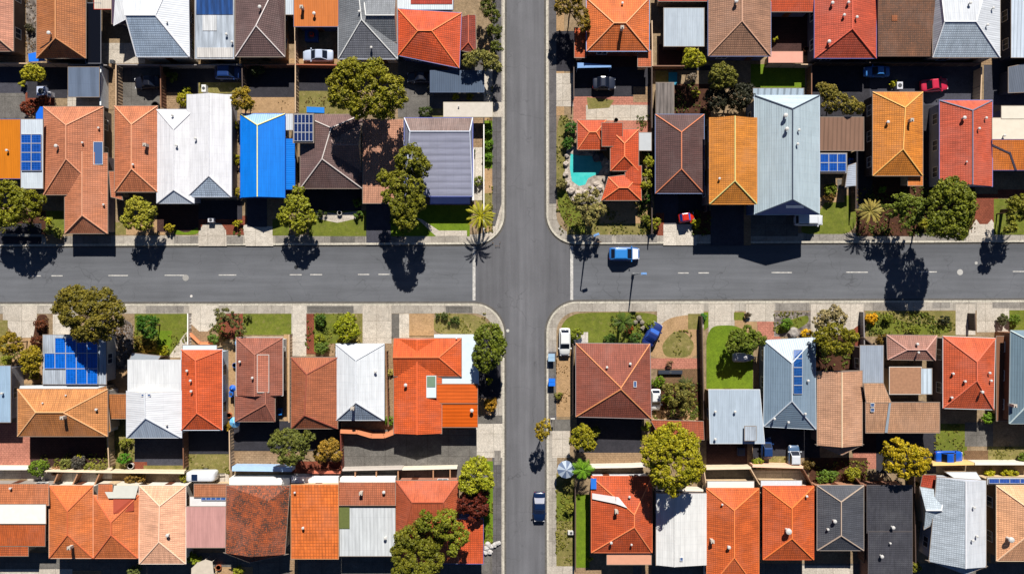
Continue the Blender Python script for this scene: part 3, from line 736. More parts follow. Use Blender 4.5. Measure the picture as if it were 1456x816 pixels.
house('large white metal roof with its south slope coloured as shaded in the top row', [W([(170, -80), (267, -80), (269, 81), (194, 81)], 'h', ((22, 22), 178, 221), mat=M_((222, 226, 232), strength=.2), he=3.6, hr=5.1, cap=(226, 226, 230), gut=(210, 212, 218), wall=(190, 178, 160), faces=('B', T_((160, 178, 200), .8))), W([(166, -30), (200, -30), (185, 24), (162, 36)], mat=M_((228, 230, 234), strength=.15), he=3.3, drop=.6, nowin=True, gut=(225, 225, 230))], vents=[(237, 31, 0, .8)])  # south slope is a bluish copy of the roof, shade in its colour
house('translucent patio roof of white and blue sheets in the top row', [W((277, -30, 333, 84), mat=M_((190, 200, 212), rib=.9, strength=.35, dirt=.3), he=2.7, drop=.4, wall=(180, 170, 156))], vents=[(322, 49), (330, 60)],
      slabs=[('blue_sheet', (279, -28, 331, 21), M_((40, 84, 150), rib=.9, strength=.6, dirt=.4), 0, .05), ('white_sheet', (288, 22, 308, 44), M_((222, 224, 226), dirt=.2), 0, .05), ('white_sheet', (280, 68, 331, 82), M_((218, 214, 210), dirt=.2), 0, .05)], name='patio_roof', cat='patio roof')
house('purple brown tiled house with white ridge lines in the top row', [W((335, -50, 405, 81), 'v', ((392, 364), -20, 37), mat=T_((112, 86, 84)), cap=(224, 214, 210), he=2.8, wall=(200, 160, 120))], vents=[(370, 11, 0, 1.5)])
house('flat orange metal roof with two roof vents above the white parked car', [W((418, -40, 481, 38), mat=M_((208, 120, 58), strength=.2), he=2.9, drop=.5, gut=(90, 100, 130), wall=(60, 70, 100)), W((404, -40, 418, 21), mat=M_((198, 208, 218)), he=2.6)], chim=[(430, 12)], vents=[(447, 20, 0, 1.4)])
house('grey slate tiled house with winding pale ridges in the top row', [W((481, -40, 565, 84), 'v', ((506, 514), None, 28), mat=T_((120, 124, 130), .7), cap=(214, 214, 212), he=2.9, gut=(196, 200, 208), faces=('B', T_((112, 114, 124), .8))), W((514, -34, 564, 60), 'h', (22, 520, None), mat=T_((132, 136, 142), .7), cap=(206, 206, 204), he=3.0, nowin=True, hr=4.6)], vents=[(511, 17), (528, 68)])  # south face gets a darker copy of the tiles for shade
house('vivid orange red hip roof beside the dark carport at the northwest corner', [W([(566, 13), (656, 19), (653, 97), (566, 79)], 'h', (44, 594, 614), mat=T_((214, 76, 30)), cap=(236, 128, 70), he=2.9, gut=(110, 120, 170), wall=(70, 80, 120)), W([(650, 26), (676, 22), (677, 76), (655, 72)], 'v', (666, None, 60), mat=T_((140, 48, 26)), he=2.4, cap=(190, 90, 60), nowin=True)])
house('white flat roof with a red strip behind the vivid orange red hip roof', [W((565, -40, 644, 14), mat=M_((214, 224, 230)), he=2.7, gut=(60, 80, 120))], slabs=[('red_sheet', (584, -38, 643, 6), T_((176, 46, 26)), 0, .06)])
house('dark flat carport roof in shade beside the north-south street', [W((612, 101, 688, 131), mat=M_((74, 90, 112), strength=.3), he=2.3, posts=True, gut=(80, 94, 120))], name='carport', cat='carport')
house('cream flat carport roof over the driveway beside the north-south street', [W((631, 146, 700, 166), mat=concr, he=2.2, posts=True, gut=(190, 180, 160))], vents=[(652, 151, 0, .7)], name='carport', cat='carport')
# ---- top row, east
house('square bright orange hip roof just east of the north-south street', [W((834, -2, 923, 73), 'h', (33, 873, 890), mat=T_((222, 104, 46)), cap=(240, 160, 110), he=3.2, gut=(120, 160, 210), wall=(90, 50, 44)), W((817, 40, 833, 82), mat=T_((208, 84, 34)), he=2.4, drop=.3, nowin=True), W((907, 72, 926, 95), mat=T_((198, 90, 48)), he=2.6, nowin=True)], chim=[(884, 41)], vents=[(885, 5)])
house('pale grey flat roof between the orange hip roof and the tan brown roof', [W((944, 12, 1001, 66), mat=M_((176, 188, 200), strength=.25), he=2.6, wall=(70, 60, 64)), W((936, -40, 1006, 2), mat=T_((190, 60, 34)), he=2.8)])
house('tan brown tiled hip roof in the top row, third house east of the street', [W((1007, -50, 1096, 80), 'v', (1055, None, 30), mat=T_((168, 124, 98)), cap=(206, 160, 132), he=3.0, gut=(100, 110, 150), wall=(80, 80, 110))], vents=[(1046, 3, 0, 1.7)])
house('orange red tiled strip of roof above the dark purple courtyard', [W((1096, -40, 1157, 17), 'flat', mat=T_((206, 74, 30)), he=2.8, drop=.8, wall=(70, 80, 120)), W((1092, 74, 1141, 89), mat=plain((214, 152, 132), .7), he=2.2, nowin=True, gut=(190, 140, 120))])
house('red roof with five white roof vents in the top row', [W((1158, -50, 1246, 83), 'v', (1212, None, 41), mat=T_((194, 74, 50), .7), cap=(216, 96, 70), he=3.1, gut=(90, 100, 160), wall=(80, 84, 110))], vents=[(1183, 5, 0, 1.4), (1200, 22, 0, 1.2), (1218, 25, 0, 1.2), (1178, 60, 0, 1.5), (1206, 4, 0, 1.2)])
house('brown streaked tiled roof without hips in the top row', [W((1249, -50, 1329, 80), mat=T_((132, 86, 58), 1.0, .5), he=3.0, drop=.9, wall=(60, 46, 40), gut=(92, 70, 60))], slabs=[('new_tiles', (1268, 22, 1276, 30), T_((168, 96, 52)), 0, .05)])
house('light grey hip roof with a stained lower right corner in the top row', [W([(1329, -90), (1422, -90), (1422, 82), (1326, 82)], 'h', (31, 1343, 1388), mat=M_((208, 212, 218), strength=.3, dirt=.16), he=3.3, hr=4.8, cap=(228, 230, 232), faces=('B', T_((180, 194, 208), .7)), wall=(150, 136, 120))], vents=[(1412, 12), (1404, 36), (1379, 5, 0, 1.3)])  # shade on the south slope is put into its bluer colour
house('ribbed white metal roof cut by the top right corner of the view', [W((1438, -50, 1500, 82), mat=M_((204, 216, 230), rib=.5, strength=.7), he=3.0, drop=.5, wall=(50, 56, 76))])
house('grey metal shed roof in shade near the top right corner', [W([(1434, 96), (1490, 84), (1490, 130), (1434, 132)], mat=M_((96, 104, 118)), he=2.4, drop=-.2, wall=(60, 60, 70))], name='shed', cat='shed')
# ---- second row, west
house('flat amber orange roof at the left edge above the western street', [W((-50, 170, 29, 254), mat=M_((212, 124, 26), strength=.2), he=3.0, drop=.4, gut=(70, 84, 150), wall=(60, 70, 130))], vents=[(10, 214)])
house('narrow white roof with blue solar panels beside the amber roof', [W((30, 170, 61, 268), mat=M_((206, 216, 226), strength=.2), he=3.0, drop=.5, wall=(190, 190, 200))], solar=[((30, 191, 59, 243), 2, 4, 0)])
house('large L shaped terracotta house nearest the left side of the street', [W((62, 152, 147, 277), 'v', ((94, 94), 178, 226), mat=T_((198, 122, 86)), cap=(214, 150, 116), he=2.6, wall=(96, 86, 84), hr=4.2), W((92, 218, 153, 332), 'v', (117, None, 306), mat=T_((202, 126, 88)), cap=(220, 160, 126), he=2.4, wall=(120, 110, 120), hr=3.7)], vents=[(81, 208, 0, 1.5), (140, 182, 0, .9), (147, 291, 1, .9), (117, 203, 0, .9)], sky_=[((133, 202, 146, 234), 0)],
      slabs=[('gable_panel', [(92, 229), (84, 249), (68, 247)], plain((26, 24, 34), .6), 0, .06)] if False else ())
house('terracotta hip roof between the L shaped house and the white house', [W((163, 151, 224, 273), 'v', (187, 177, 240), mat=T_((202, 120, 80)), cap=(222, 158, 120), he=2.9, wall=(100, 80, 76)), W([(155, 244), (166, 244), (174, 284), (158, 280)], mat=T_((190, 112, 74)), he=2.5, nowin=True)], vents=[(189, 234, 0, .9)], chim=[(208, 207)])
house('broad white metal roof with two triangular gable ends coloured as shaded', [W((223, 156, 276, 289), 'v', (247, 184, 270), mat=M_((228, 228, 232), strength=.15, across=True), cap=(206, 206, 210), he=2.9, gut=(170, 174, 184), pitch=15, faces=('B', M_((196, 206, 220))), wall=(160, 160, 170)), W((266, 135, 329, 280), 'v', (297, None, 250), mat=M_((230, 230, 234), strength=.15, across=True), cap=(206, 206, 210), he=2.95, gut=(170, 174, 184), pitch=15, faces=('B', T_((176, 192, 212))), wall=(160, 160, 170))], vents=[(251, 207), (278, 197, 1), (245, 164, 0)])  # bluish south hips: shade put into the roof colours
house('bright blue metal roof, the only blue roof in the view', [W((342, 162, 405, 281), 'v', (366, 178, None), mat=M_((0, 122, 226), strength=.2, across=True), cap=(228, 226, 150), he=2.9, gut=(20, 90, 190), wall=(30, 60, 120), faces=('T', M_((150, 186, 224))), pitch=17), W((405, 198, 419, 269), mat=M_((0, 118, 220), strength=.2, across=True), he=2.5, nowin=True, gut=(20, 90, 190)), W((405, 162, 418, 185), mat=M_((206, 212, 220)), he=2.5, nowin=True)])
house('dark blue solar array on a low roof beside the bright blue house', [W((417, 162, 446, 203), mat=M_((150, 140, 136)), he=4.0, drop=.3, nowin=True)], solar=[((418, 163, 445, 201), 5, 3, 0, (), (16, 40, 92))], name='patio_roof', cat='patio roof')
house('purple brown tiled house with pale hips shaded by the big round tree', [W((427, 163, 515, 268), 'v', ((471, 458), 182, 226), mat=T_((116, 88, 84)), cap=(206, 196, 190), he=2.8, wall=(60, 60, 76)), W((462, 176, 514, 244), 'h', (206, 474, None), mat=T_((126, 100, 92)), cap=(150, 126, 118), he=2.9, nowin=True, hr=4.7)], vents=[(486, 207)])
house('pale terracotta roof with a dark shaded top beside the tall dark tree', [W((516, 170, 573, 289), 'flat', mat=T_((196, 140, 112), .8), he=2.9, drop=.7, wall=(80, 84, 110))])
house('lavender grey corrugated roof on the northwest corner lot', [W((575, 168, 672, 279), 'h', (187, 583, 668), mat=M_((160, 162, 182), rib=.9, strength=.5, across=True), cap=(200, 206, 220), he=2.9, pitch=14, hr=4.6, faces=('T', T_((132, 110, 104))), gut=(100, 112, 190), wall=(70, 80, 140)), W((612, 279, 668, 290), mat=plain((120, 136, 200), .5), he=2.0, drop=.8, gut=(70, 84, 150), nowin=True)])  # blue strip along the front has shade painted into its colour
# ---- second row, east
house('orange tiled villa with many small hips beside the swimming pool', [W((821, 171, 862, 213), 'h', (188, 838, 848), mat=T_((208, 76, 30)), cap=(232, 130, 80), he=2.4, pitch=15), W((868, 184, 908, 243), 'v', (888, 204, 222), mat=T_((206, 74, 30)), cap=(232, 130, 80), he=2.9), W([(865, 252), (911, 246), (912, 285), (855, 285)], 'h', (267, 880, 893), mat=T_((208, 76, 32)), cap=(232, 130, 80), he=2.7, wall=(60, 70, 100)), W((856, 175, 885, 208), 'flat', mat=T_((196, 70, 32)), he=3.0, drop=.5, nowin=True), W((889, 236, 912, 262), 'v', (900, None, None), mat=T_((204, 74, 32)), he=2.75, nowin=True), W((908, 189, 926, 214), mat=plain((178, 182, 186), .6), he=2.4, nowin=True)])
house('dark maroon brown hip roof with orange ridge lines', [W((932, 163, 1001, 275), 'v', (969, 188, 240), mat=T_((92, 62, 60)), cap=(206, 122, 84), he=3.1, gut=(110, 130, 170), wall=(50, 60, 90))])
house('grey weathered corrugated lean-to north of the maroon roof', [W((933, 118, 958, 163), mat=M_((142, 132, 126), rib=.5, strength=.9, dirt=.4), he=2.4, drop=.2)], name='shed', cat='shed')
house('two storey amber tiled house touching the long blue grey roof', [W((1009, 168, 1076, 290), 'v', (1045, None, 257), mat=T_((214, 132, 40), .9), cap=(214, 204, 130), he=5.2, gut=(214, 140, 60), wall=(110, 100, 90))], vents=[(1023, 254, 0, 1.0)])
house('very large blue grey metal roof with a pointed front coloured as shaded', [W((1073, 136, 1165, 305), 'v', (1127, 155, 284), mat=M_((176, 192, 200), strength=.3, across=True), cap=(50, 62, 80), he=4.4, hr=6.7, gut=(190, 206, 220), wall=(70, 90, 130), faces=('B', plain((60, 84, 140), .5)))], vents=[(1116, 165, 0, 1.8), (1118, 184, 0, 1.6), (1136, 185), (1134, 205)], slabs=[('trim', (1118, 292, 1143, 296), plain((214, 218, 226), .5), 0, .1)])  # blue of the front hip paints the shade on a white face
house('white and blue striped awning at the back of the very large roof', [W((1071, 126, 1143, 140), mat=M_((196, 214, 228), rib=.9, strength=1.0), he=3.3, drop=.3, posts=True)], name='awning', cat='awning')
house('brown corrugated patio roof east of the very large roof', [W((1165, 167, 1228, 214), mat=M_((140, 108, 90), rib=.6, strength=.6, across=False), he=2.8, drop=.3, wall=(60, 54, 54))], name='patio_roof', cat='patio roof')
house('low shed carrying blue solar panels beside the very large roof', [W((1165, 218, 1204, 246), mat=M_((150, 160, 176)), he=2.5, drop=.2, wall=(40, 50, 80))], solar=[((1166, 219, 1203, 244), 3, 2, 0)], name='shed', cat='shed')
house('small curved grey white shed roof beside the solar shed', [W([(1206, 236), (1217, 232), (1217, 264), (1202, 266)], 'v', (1211, None, None), mat=M_((176, 184, 198)), he=2.2)], name='shed', cat='shed')
house('amber yellow tiled hip roof with a low step at its front corner', [W((1241, 131, 1312, 250), 'v', ((1287, 1284), 153, 212), mat=T_((218, 132, 40)), cap=(232, 176, 96), he=3.1, wall=(60, 50, 50)), W((1291, 205, 1312, 264), 'flat', mat=T_((216, 122, 40)), he=2.6, nowin=True)], vents=[(1262, 174, 0, 1.3)], chim=[(1294, 172)])
house('red hip roof with a blue grey west wall in the second row', [W((1336, 143, 1411, 265), 'v', (1383, 157, None), mat=T_((200, 80, 56), .7), cap=(120, 120, 140), he=3.1, gut=(120, 130, 190), wall=(150, 156, 170), pitch=24)], vents=[(1370, 168, 0, 1.5), (1402, 168), (1392, 183), (1375, 230, 0, .7)])
house('cream flat roof at the right edge above an amber roof', [W((1411, 168, 1500, 198), mat=plain((214, 204, 186), .8), he=3.2, wall=(80, 84, 120)), W((1424, 151, 1500, 169), mat=plain((212, 204, 188), .8), he=3.2, wall=(80, 84, 120))], vents=[(1428, 193)])
house('amber orange roof with a dark seam at the right edge', [W((1411, 199, 1500, 242), mat=T_((208, 112, 26)), he=2.9, drop=.5, gut=(60, 74, 130), wall=(50, 60, 110))], slabs=[('seam', [(1411, 205), (1434, 216), (1435, 219), (1411, 208)], plain((60, 56, 70), .5), 0, .05), ('seam', [(1434, 216), (1437, 216), (1446, 242), (1443, 242)], plain((60, 56, 70), .5), 0, .05)])
# ---- third row, west
house('light blue metal roof at the left edge below the western street', [W((-50, 520, 15, 600), mat=M_((158, 184, 208), strength=.2), he=2.9, drop=.4, wall=(170, 170, 178))], vents=[(3, 559)])
house('white flat roof covered with bright blue solar panels under the big tree', [W((61, 476, 151, 546), mat=M_((186, 196, 208), dirt=.3), he=2.9, drop=.2, wall=(200, 196, 190))],
      solar=[((63, 480, 139, 546), 5, 3, 0, ((0, 0), (0, 2), (1, 2)), (0, 92, 190))])
house('ochre orange hip roof below the roof of blue solar panels', [W((25, 553, 153, 620), 'h', (586, 51, 90), mat=T_((208, 138, 80)), cap=(222, 170, 120), he=3.2, wall=(214, 206, 196), hr=4.3, faces=('B', T_((184, 116, 60)))), W([(137, 553), (151, 549), (157, 612), (150, 618)], mat=T_((176, 108, 56)), he=3.0, nowin=True), W([(29, 549), (60, 545), (150, 546), (151, 556), (27, 557)][:1]+[(150, 546), (151, 557), (27, 558)], mat=plain((214, 220, 224), .5), he=2.7, nowin=True, gut=(200, 204, 208))], vents=[(60, 573, 0, .7), (93, 562, 0, .7), (137, 582, 0, 1.1)], chim=[(91, 593)], slabs=[('fascia', [(30, 550), (100, 546), (150, 544), (150, 552), (100, 556), (60, 553)][:4], plain((214, 218, 222), .5), 0, .4)] if False else ())  # south slope uses a darker tile colour to carry its shade
house('small ochre lean-to between the ochre hip roof and the white roof', [W((152, 560, 181, 595), mat=T_((188, 116, 62)), he=2.5, drop=.4, wall=(60, 54, 60))], name='shed', cat='shed')
house('plain white metal roof with a lower gable coloured as shaded in the third row', [W((182, 512, 257, 560), mat=M_((228, 230, 232), strength=.12), he=3.0, drop=.2, gut=(206, 208, 212), wall=(190, 186, 180)), W((180, 556, 258, 622), 'v', ((206, 207), None, 594), mat=M_((226, 228, 232), strength=.12), he=3.0, cap=(206, 210, 216), faces=('B', M_((190, 204, 220))), gut=(200, 204, 212), wall=(190, 186, 180)), W([(188, 502), (228, 506), (224, 512), (184, 512)], mat=plain((150, 158, 166), .6), he=2.6, nowin=True)], vents=[(237, 604, 1, .9)], sky_=[((201, 560, 214, 563), 1)])  # lower south hip: white sheet tinted bluish for shade
house('vermilion hip roof with a white east gutter in the third row', [W((258, 497, 316, 611), 'v', ((278, 280), 512, 587), mat=T_((216, 84, 38)), cap=(226, 110, 70), he=3.0, gut=(206, 222, 236), wall=(200, 214, 226)), W((260, 491, 308, 499), mat=plain((206, 220, 230), .5), he=3.0, nowin=True)], vents=[(266, 527), (271, 541), (272, 556)])
house('dusty brown pink roof with a white framed panel in the third row', [W((336, 480, 402, 562), 'v', (362, 504, None), mat=T_((158, 92, 72)), cap=(170, 108, 88), he=2.9, gut=(206, 204, 200), wall=(206, 206, 208), pitch=16), W((334, 556, 391, 599), 'v', (378, None, 574), mat=T_((150, 88, 70)), cap=(170, 108, 88), he=2.8, wall=(80, 70, 80), pitch=18)], slabs=[('framed_panel', (366, 505, 382, 557), T_((186, 112, 88)), 0, .14), ('trim', (365.3, 503.8, 382.7, 504.8), plain((196, 184, 176)), 0, .18), ('trim', (365.3, 557.2, 382.7, 558.2), plain((196, 184, 176)), 0, .18), ('trim', (365.3, 505, 366.2, 557), plain((196, 184, 176)), 0, .18), ('trim', (381.8, 505, 382.7, 557), plain((196, 184, 176)), 0, .18)], vents=[(341, 514), (359, 537)])
house('brick red brown roof with a worn pale patch in the third row', [W((414, 508, 480, 609), 'v', ((436, 433), 532, 590), mat=T_((172, 90, 62)), cap=(150, 78, 58), he=3.0, wall=(196, 176, 150))])
house('white hip roof with a tiled front end coloured as shaded in the third row', [W((478, 489, 546, 597), 'v', (506, 512, 572), mat=M_((226, 230, 234), strength=.15, across=True), cap=(204, 208, 214), he=3.0, gut=(206, 212, 220), wall=(150, 136, 120), faces=('B', T_((150, 166, 186))))], vents=[(534, 528, 0, 1.3)], chim=[(502, 580)])  # front hip tiles coloured blue grey to stand for shade
house('big orange roof with white flat sections on the southwest corner lot', [W((560, 482, 628, 616), 'v', (593, None, None), mat=T_((216, 84, 30), .8), cap=(222, 100, 50), he=3.0, wall=(206, 202, 196), pitch=12), W((560, 481, 656, 535), 'h', (508, None, 624), mat=T_((218, 86, 34), .8), cap=(224, 118, 70), he=3.1, nowin=True, pitch=18), W((618, 476, 680, 546), mat=plain((206, 220, 228), .5), he=2.9, gut=(220, 226, 232), wall=(200, 206, 212), nowin=True), W((616, 546, 679, 573), mat=M_((226, 104, 40), across=True, rib=.5), he=3.0, drop=.3, nowin=True), W((615, 573, 679, 607), mat=M_((218, 96, 22), across=True, rib=.5), he=2.6, drop=.3, nowin=True), W((606, 534, 620, 565), mat=plain((206, 222, 226), .5), he=3.35, nowin=True)], vents=[(577, 509), (577, 547, 0, 1.5), (671, 583, 4, 1.6), (649, 481, 1, .8)], slabs=[('green_panel', (607, 535, 619, 550), plain((110, 134, 112), .6), 5, .06)])
# ---- third row, east
house('large square brown pyramid roof with orange ridges on the southeast corner', [W([(819, 488), (924, 489), (926, 595), (819, 592)], 'v', ((883, 883), 551, 553), mat=T_((150, 80, 62)), cap=(214, 142, 92), he=3.0, hr=4.9, gut=(150, 140, 140), wall=(120, 140, 190))], vents=[(896, 517, 0, 1.2), (863, 522, 0, 1.1)], sky_=[((901, 542, 905, 550), 0)])
house('low brick red roof beside the big round yellow green tree', [W([(925, 597), (1000, 599), (1001, 625), (940, 622)], mat=T_((190, 88, 58)), he=2.5, drop=.3)], name='shed', cat='shed')
house('pale grey blue metal roof south of the bright green lawn', [W([(1008, 554), (1080, 554), (1087, 564), (1087, 630)][:1]+[(1080, 554), (1087, 630), (1010, 630)], mat=M_((178, 192, 206), strength=.2), he=3.1, drop=.3, gut=(214, 216, 218), wall=(140, 110, 86)), W((1059, 606, 1075, 626), mat=M_((186, 196, 208)), he=3.6, nowin=True)], vents=[(1017, 585), (1045, 585), (1017, 624)])
house('slate blue hip roof with one column of solar panels', [W([(1087, 484), (1159, 480), (1160, 610), (1086, 606)], 'v', (1126, 516, 570), mat=M_((126, 146, 164), strength=.4, across=True), cap=(196, 204, 212), he=3.0, gut=(190, 200, 210), wall=(90, 100, 120), hr=4.7, faces=('T', M_((168, 182, 192))))], solar=[((1128, 497, 1141, 560), 1, 5, 0, (), (20, 72, 136))], vents=[(1149, 541), (1145, 588), (1121, 600), (1101, 595)])  # north slope lightened in colour as if sunlit
house('sandy tan gable roof ending in a point in the third row', [W([(1162, 528), (1226, 527), (1226, 633), (1162, 633)], 'v', (1197, None, None), mat=T_((202, 152, 120), .9), cap=(232, 206, 170), he=3.0, wall=(96, 84, 84)), W([(1162, 632), (1226, 632), (1198, 646), (1196, 646)], mat=T_((196, 146, 116)), he=2.9, drop=.1, nowin=True)])
house('narrow grey metal roof north of the tan corrugated roof', [W((1223, 491, 1256, 545), mat=M_((160, 170, 184), strength=.3), he=2.9, drop=.3, wall=(90, 76, 76))])
house('wide tan corrugated roof around a brown terrace in the third row', [W((1231, 572, 1336, 615), mat=T_((196, 148, 114), .8), he=2.9, drop=.6, wall=(70, 60, 64)), W([(1228, 545), (1256, 545), (1267, 572), (1232, 572)], mat=T_((206, 158, 122), .8), he=3.5, drop=.1, nowin=True), W((1265, 522, 1310, 560), mat=plain((158, 116, 88), .8, 0, .35, 3), he=2.6, nowin=True, gut=(206, 200, 192)), W((1310, 524, 1325, 560), mat=M_((196, 210, 222), rib=.6, strength=.8), he=2.6, nowin=True)], sky_=[((1238, 573, 1243, 578), 0), ((1238, 580, 1243, 585), 0)], slabs=[('seam', [(1264, 573), (1267, 573), (1262, 615), (1258, 615)], plain((150, 160, 170), .5), 0, .08)])
house('small dusty pink hip roof north of the brown terrace', [W([(1261, 476), (1332, 477), (1330, 512), (1262, 511)], 'h', (497, 1290, 1317), mat=T_((172, 122, 106)), cap=(206, 160, 146), he=2.8, wall=(60, 60, 76))], vents=[(1304, 489, 0, 1.2), (1306, 501, 0, 1.0)])
house('crimson orange hip roof with white west gutter in the third row', [W([(1341, 478), (1415, 481), (1413, 582), (1341, 580)], 'v', (1389, 514, 541), mat=T_((208, 84, 48)), cap=(216, 110, 80), he=3.0, gut=(206, 206, 206), wall=(110, 96, 96), hr=4.6)], vents=[(1355, 531), (1372, 542), (1407, 530), (1409, 541), (1396, 557, 0, 1.3), (1353, 565)])
house('teal grey roof with a brown west wall at the right edge', [W([(1437, 470), (1510, 470), (1510, 602), (1435, 602)], 'v', (1476, 490, 560), mat=M_((110, 132, 146), strength=.5, across=True), cap=(190, 206, 206), he=3.6, wall=(130, 88, 62), gut=(150, 160, 160)), W((1417, 478, 1437, 598), mat=plain((118, 78, 54), .8), he=1.9, drop=.1, nowin=True)], chim=[(1440, 576)])
# ---- bottom row, west
house('orange brown roof with a broad white band at the bottom left edge', [W((-50, 688, 69, 718), mat=T_((192, 104, 68)), he=3.1, drop=-.4, wall=(150, 140, 132)), W((-50, 717, 65, 744), mat=plain((226, 222, 216), .6), he=3.5, nowin=True), W((-50, 743, 64, 776), mat=T_((208, 94, 44)), he=2.9, drop=.5, nowin=True), W((-50, 773, 40, 790), mat=T_((198, 90, 46)), he=2.7, drop=.2, nowin=True)], vents=[(15, 694, 0, 1.1)])
house('smooth orange hip roof with a single vent, second in the bottom row', [W((70, 690, 132, 793), 'v', (96, 726, 760), mat=T_((212, 108, 58), .7), cap=(204, 106, 62), he=3.0, wall=(206, 200, 190), gut=(226, 180, 150))], chim=[(101, 777)])
house('orange hip roof with a dark red roof opening and grey top panel', [W([(133, 704), (197, 704), (196, 793), (133, 793)], 'v', (158, 742, 760), mat=T_((210, 106, 60), .7), cap=(206, 106, 66), he=3.05, wall=(160, 130, 110), gut=(226, 150, 110)), W([(140, 688), (160, 688), (160, 712), (139, 710)], mat=T_((206, 104, 60)), he=3.2, nowin=True)], slabs=[('dark_panel', [(161, 708), (190, 706), (190, 726), (161, 730)], plain((150, 60, 36), .7), 0, .14), ('grey_panel', [(144, 690), (197, 690), (192, 708), (154, 708)], plain((176, 176, 168), .7), 0, .35)])
house('pale peach hip roof in the middle of the western bottom row', [W((198, 690, 264, 801), 'v', ((227, 226), 719, 770), mat=T_((236, 178, 144), .4), cap=(238, 200, 172), pitch=15, he=3.0, wall=(206, 200, 190), gut=(236, 220, 206))], vents=[(239, 760, 0, 1.5)])
house('dusty pink flat roof with a low terracotta roof behind it', [W((264, 720, 321, 778), mat=M_((198, 148, 142), strength=.12), he=2.9, drop=.1, wall=(150, 120, 112)), W((276, 688, 323, 706), mat=T_((184, 108, 78)), he=2.6, nowin=True), W((270, 706, 322, 719), mat=plain((214, 212, 212), .6), he=2.4, nowin=True)], solar=[((286, 706, 321, 711), 5, 1, 2, (), (60, 90, 150))])
house('rusty orange roof mottled with black lichen in the bottom row', [W([(322, 690), (412, 690), (405, 788), (321, 786)], 'v', ((382, 356), 712, None), mat=T_((186, 84, 42), .7, .95), he=3.1, wall=(206, 200, 190), cap=None, pitch=14), W([(321, 786), (405, 788), (357, 799), (355, 799)], mat=T_((186, 84, 42), .7, .95), he=3.0, nowin=True)])
house('bright orange tiled roof with visible square tiles in the bottom row', [W((414, 689, 481, 794), mat=tile((226, 116, 46), 1.0, 0, .42), he=3.1, drop=.9, wall=(196, 160, 130), gut=(196, 150, 110))], vents=[(419, 700, 0, .9), (431, 750, 0, 1.2)])
house('white ribbed flat roof with a terracotta rear half in the bottom row', [W((483, 721, 562, 790), mat=M_((208, 212, 214), rib=.5, strength=.35, dirt=.16), he=3.0, drop=.3, wall=(70, 76, 96)), W((482, 686, 562, 718), 'flat', mat=T_((176, 92, 66)), he=3.2, drop=-.4, nowin=True)], vents=[(548, 764, 0, 1.4), (546, 699, 1, 1.4)], chim=[(514, 700, 1)], slabs=[('green_panel', (482, 721, 497, 751), plain((96, 104, 52), .9, 0, .3, 4), 0, .09)])
house('red orange hip roof hidden by trees on the southwest block corner', [W((563, 683, 652, 800), 'h', (714, 586, 630), mat=T_((190, 84, 52), .7), cap=(170, 84, 56), he=3.0, wall=(160, 110, 90), hr=5.2), W((630, 738, 687, 801), 'flat', mat=T_((214, 82, 38), .8), he=2.9, drop=.5, gut=(90, 100, 160), wall=(70, 80, 130))])
# ---- bottom row, east
house('orange roof with a white step and a peach awning in the bottom row', [W((841, 677, 927, 785), 'v', (902, 731, 749), mat=T_((198, 76, 34)), cap=(226, 130, 80), he=3.0, hr=4.4, wall=(200, 200, 206), gut=(214, 120, 80)), W((863, 786, 926, 802), mat=plain((222, 160, 130), .7), he=2.5, drop=.2, nowin=True)], chim=[(876, 726)], vents=[(895, 706), (869, 771, 0, 1.2), (898, 774, 0, .9)], slabs=[('white_step', [(842, 701), (875, 706), (876, 716), (842, 709)], plain((222, 216, 214), .6), 0, .2), ('white_step', [(876, 706), (880, 707), (892, 722), (876, 716)], plain((222, 216, 214), .6), 0, .2), ('blue_panel', (840, 680, 848, 695), plain((40, 110, 206), .5), 0, .2)])
house('white metal gable roof partly under tree shade in the bottom row', [W((933, 701, 1005, 803), 'v', (959, None, None), mat=M_((224, 224, 222), strength=.12, across=True), cap=(200, 200, 198), he=3.0, wall=(150, 150, 160), pitch=10)], vents=[(945, 722, 0, .9)], sky_=[((967, 792, 971, 797), 0)])
house('deep orange tiled hip roof below a white walled terrace', [W((1005, 694, 1079, 840), 'v', (1044, 725, 792), mat=T_((206, 88, 36)), cap=(232, 130, 70), he=3.0, wall=(206, 200, 194), gut=(210, 120, 70)), W((1006, 684, 1072, 695), mat=plain((222, 218, 212), .7), he=2.6, nowin=True)], chim=[(1012, 768)], vents=[(1036, 777, 0, 1.5), (1027, 717, 0, .9)])
house('orange tiled hip roof with one big white roof ventilator', [W((1085, 691, 1157, 795), 'v', (1126, 722, 765), mat=T_((206, 86, 36)), cap=(232, 126, 60), he=3.0, wall=(206, 180, 160), gut=(196, 90, 50)), W((1082, 683, 1140, 691), mat=plain((206, 210, 216), .7), he=2.6, nowin=True)], vents=[(1119, 753, 0, 2.6), (1147, 705)])
house('charcoal grey hip roof with tan ridges in the bottom row', [W((1162, 690, 1228, 782), 'v', (1196, 713, 761), mat=T_((74, 76, 84), .6), cap=(180, 160, 142), he=3.0, wall=(166, 120, 92), gut=(150, 140, 132))], vents=[(1186, 740, 0, 1.6), (1177, 752)])
house('black flat long roof with a single cross seam in the bottom row', [W((1233, 690, 1297, 757), mat=T_((60, 60, 68), .5), he=3.2, drop=.3, wall=(140, 98, 78), gut=(90, 84, 84)), W((1235, 756, 1297, 840), mat=T_((62, 62, 70), .5), he=3.1, drop=.2, wall=(140, 98, 78), gut=(90, 84, 84), nowin=True)], vents=[(1269, 749, 0, 1.5), (1253, 790, 1, 1.5), (1266, 772, 1, .9)])
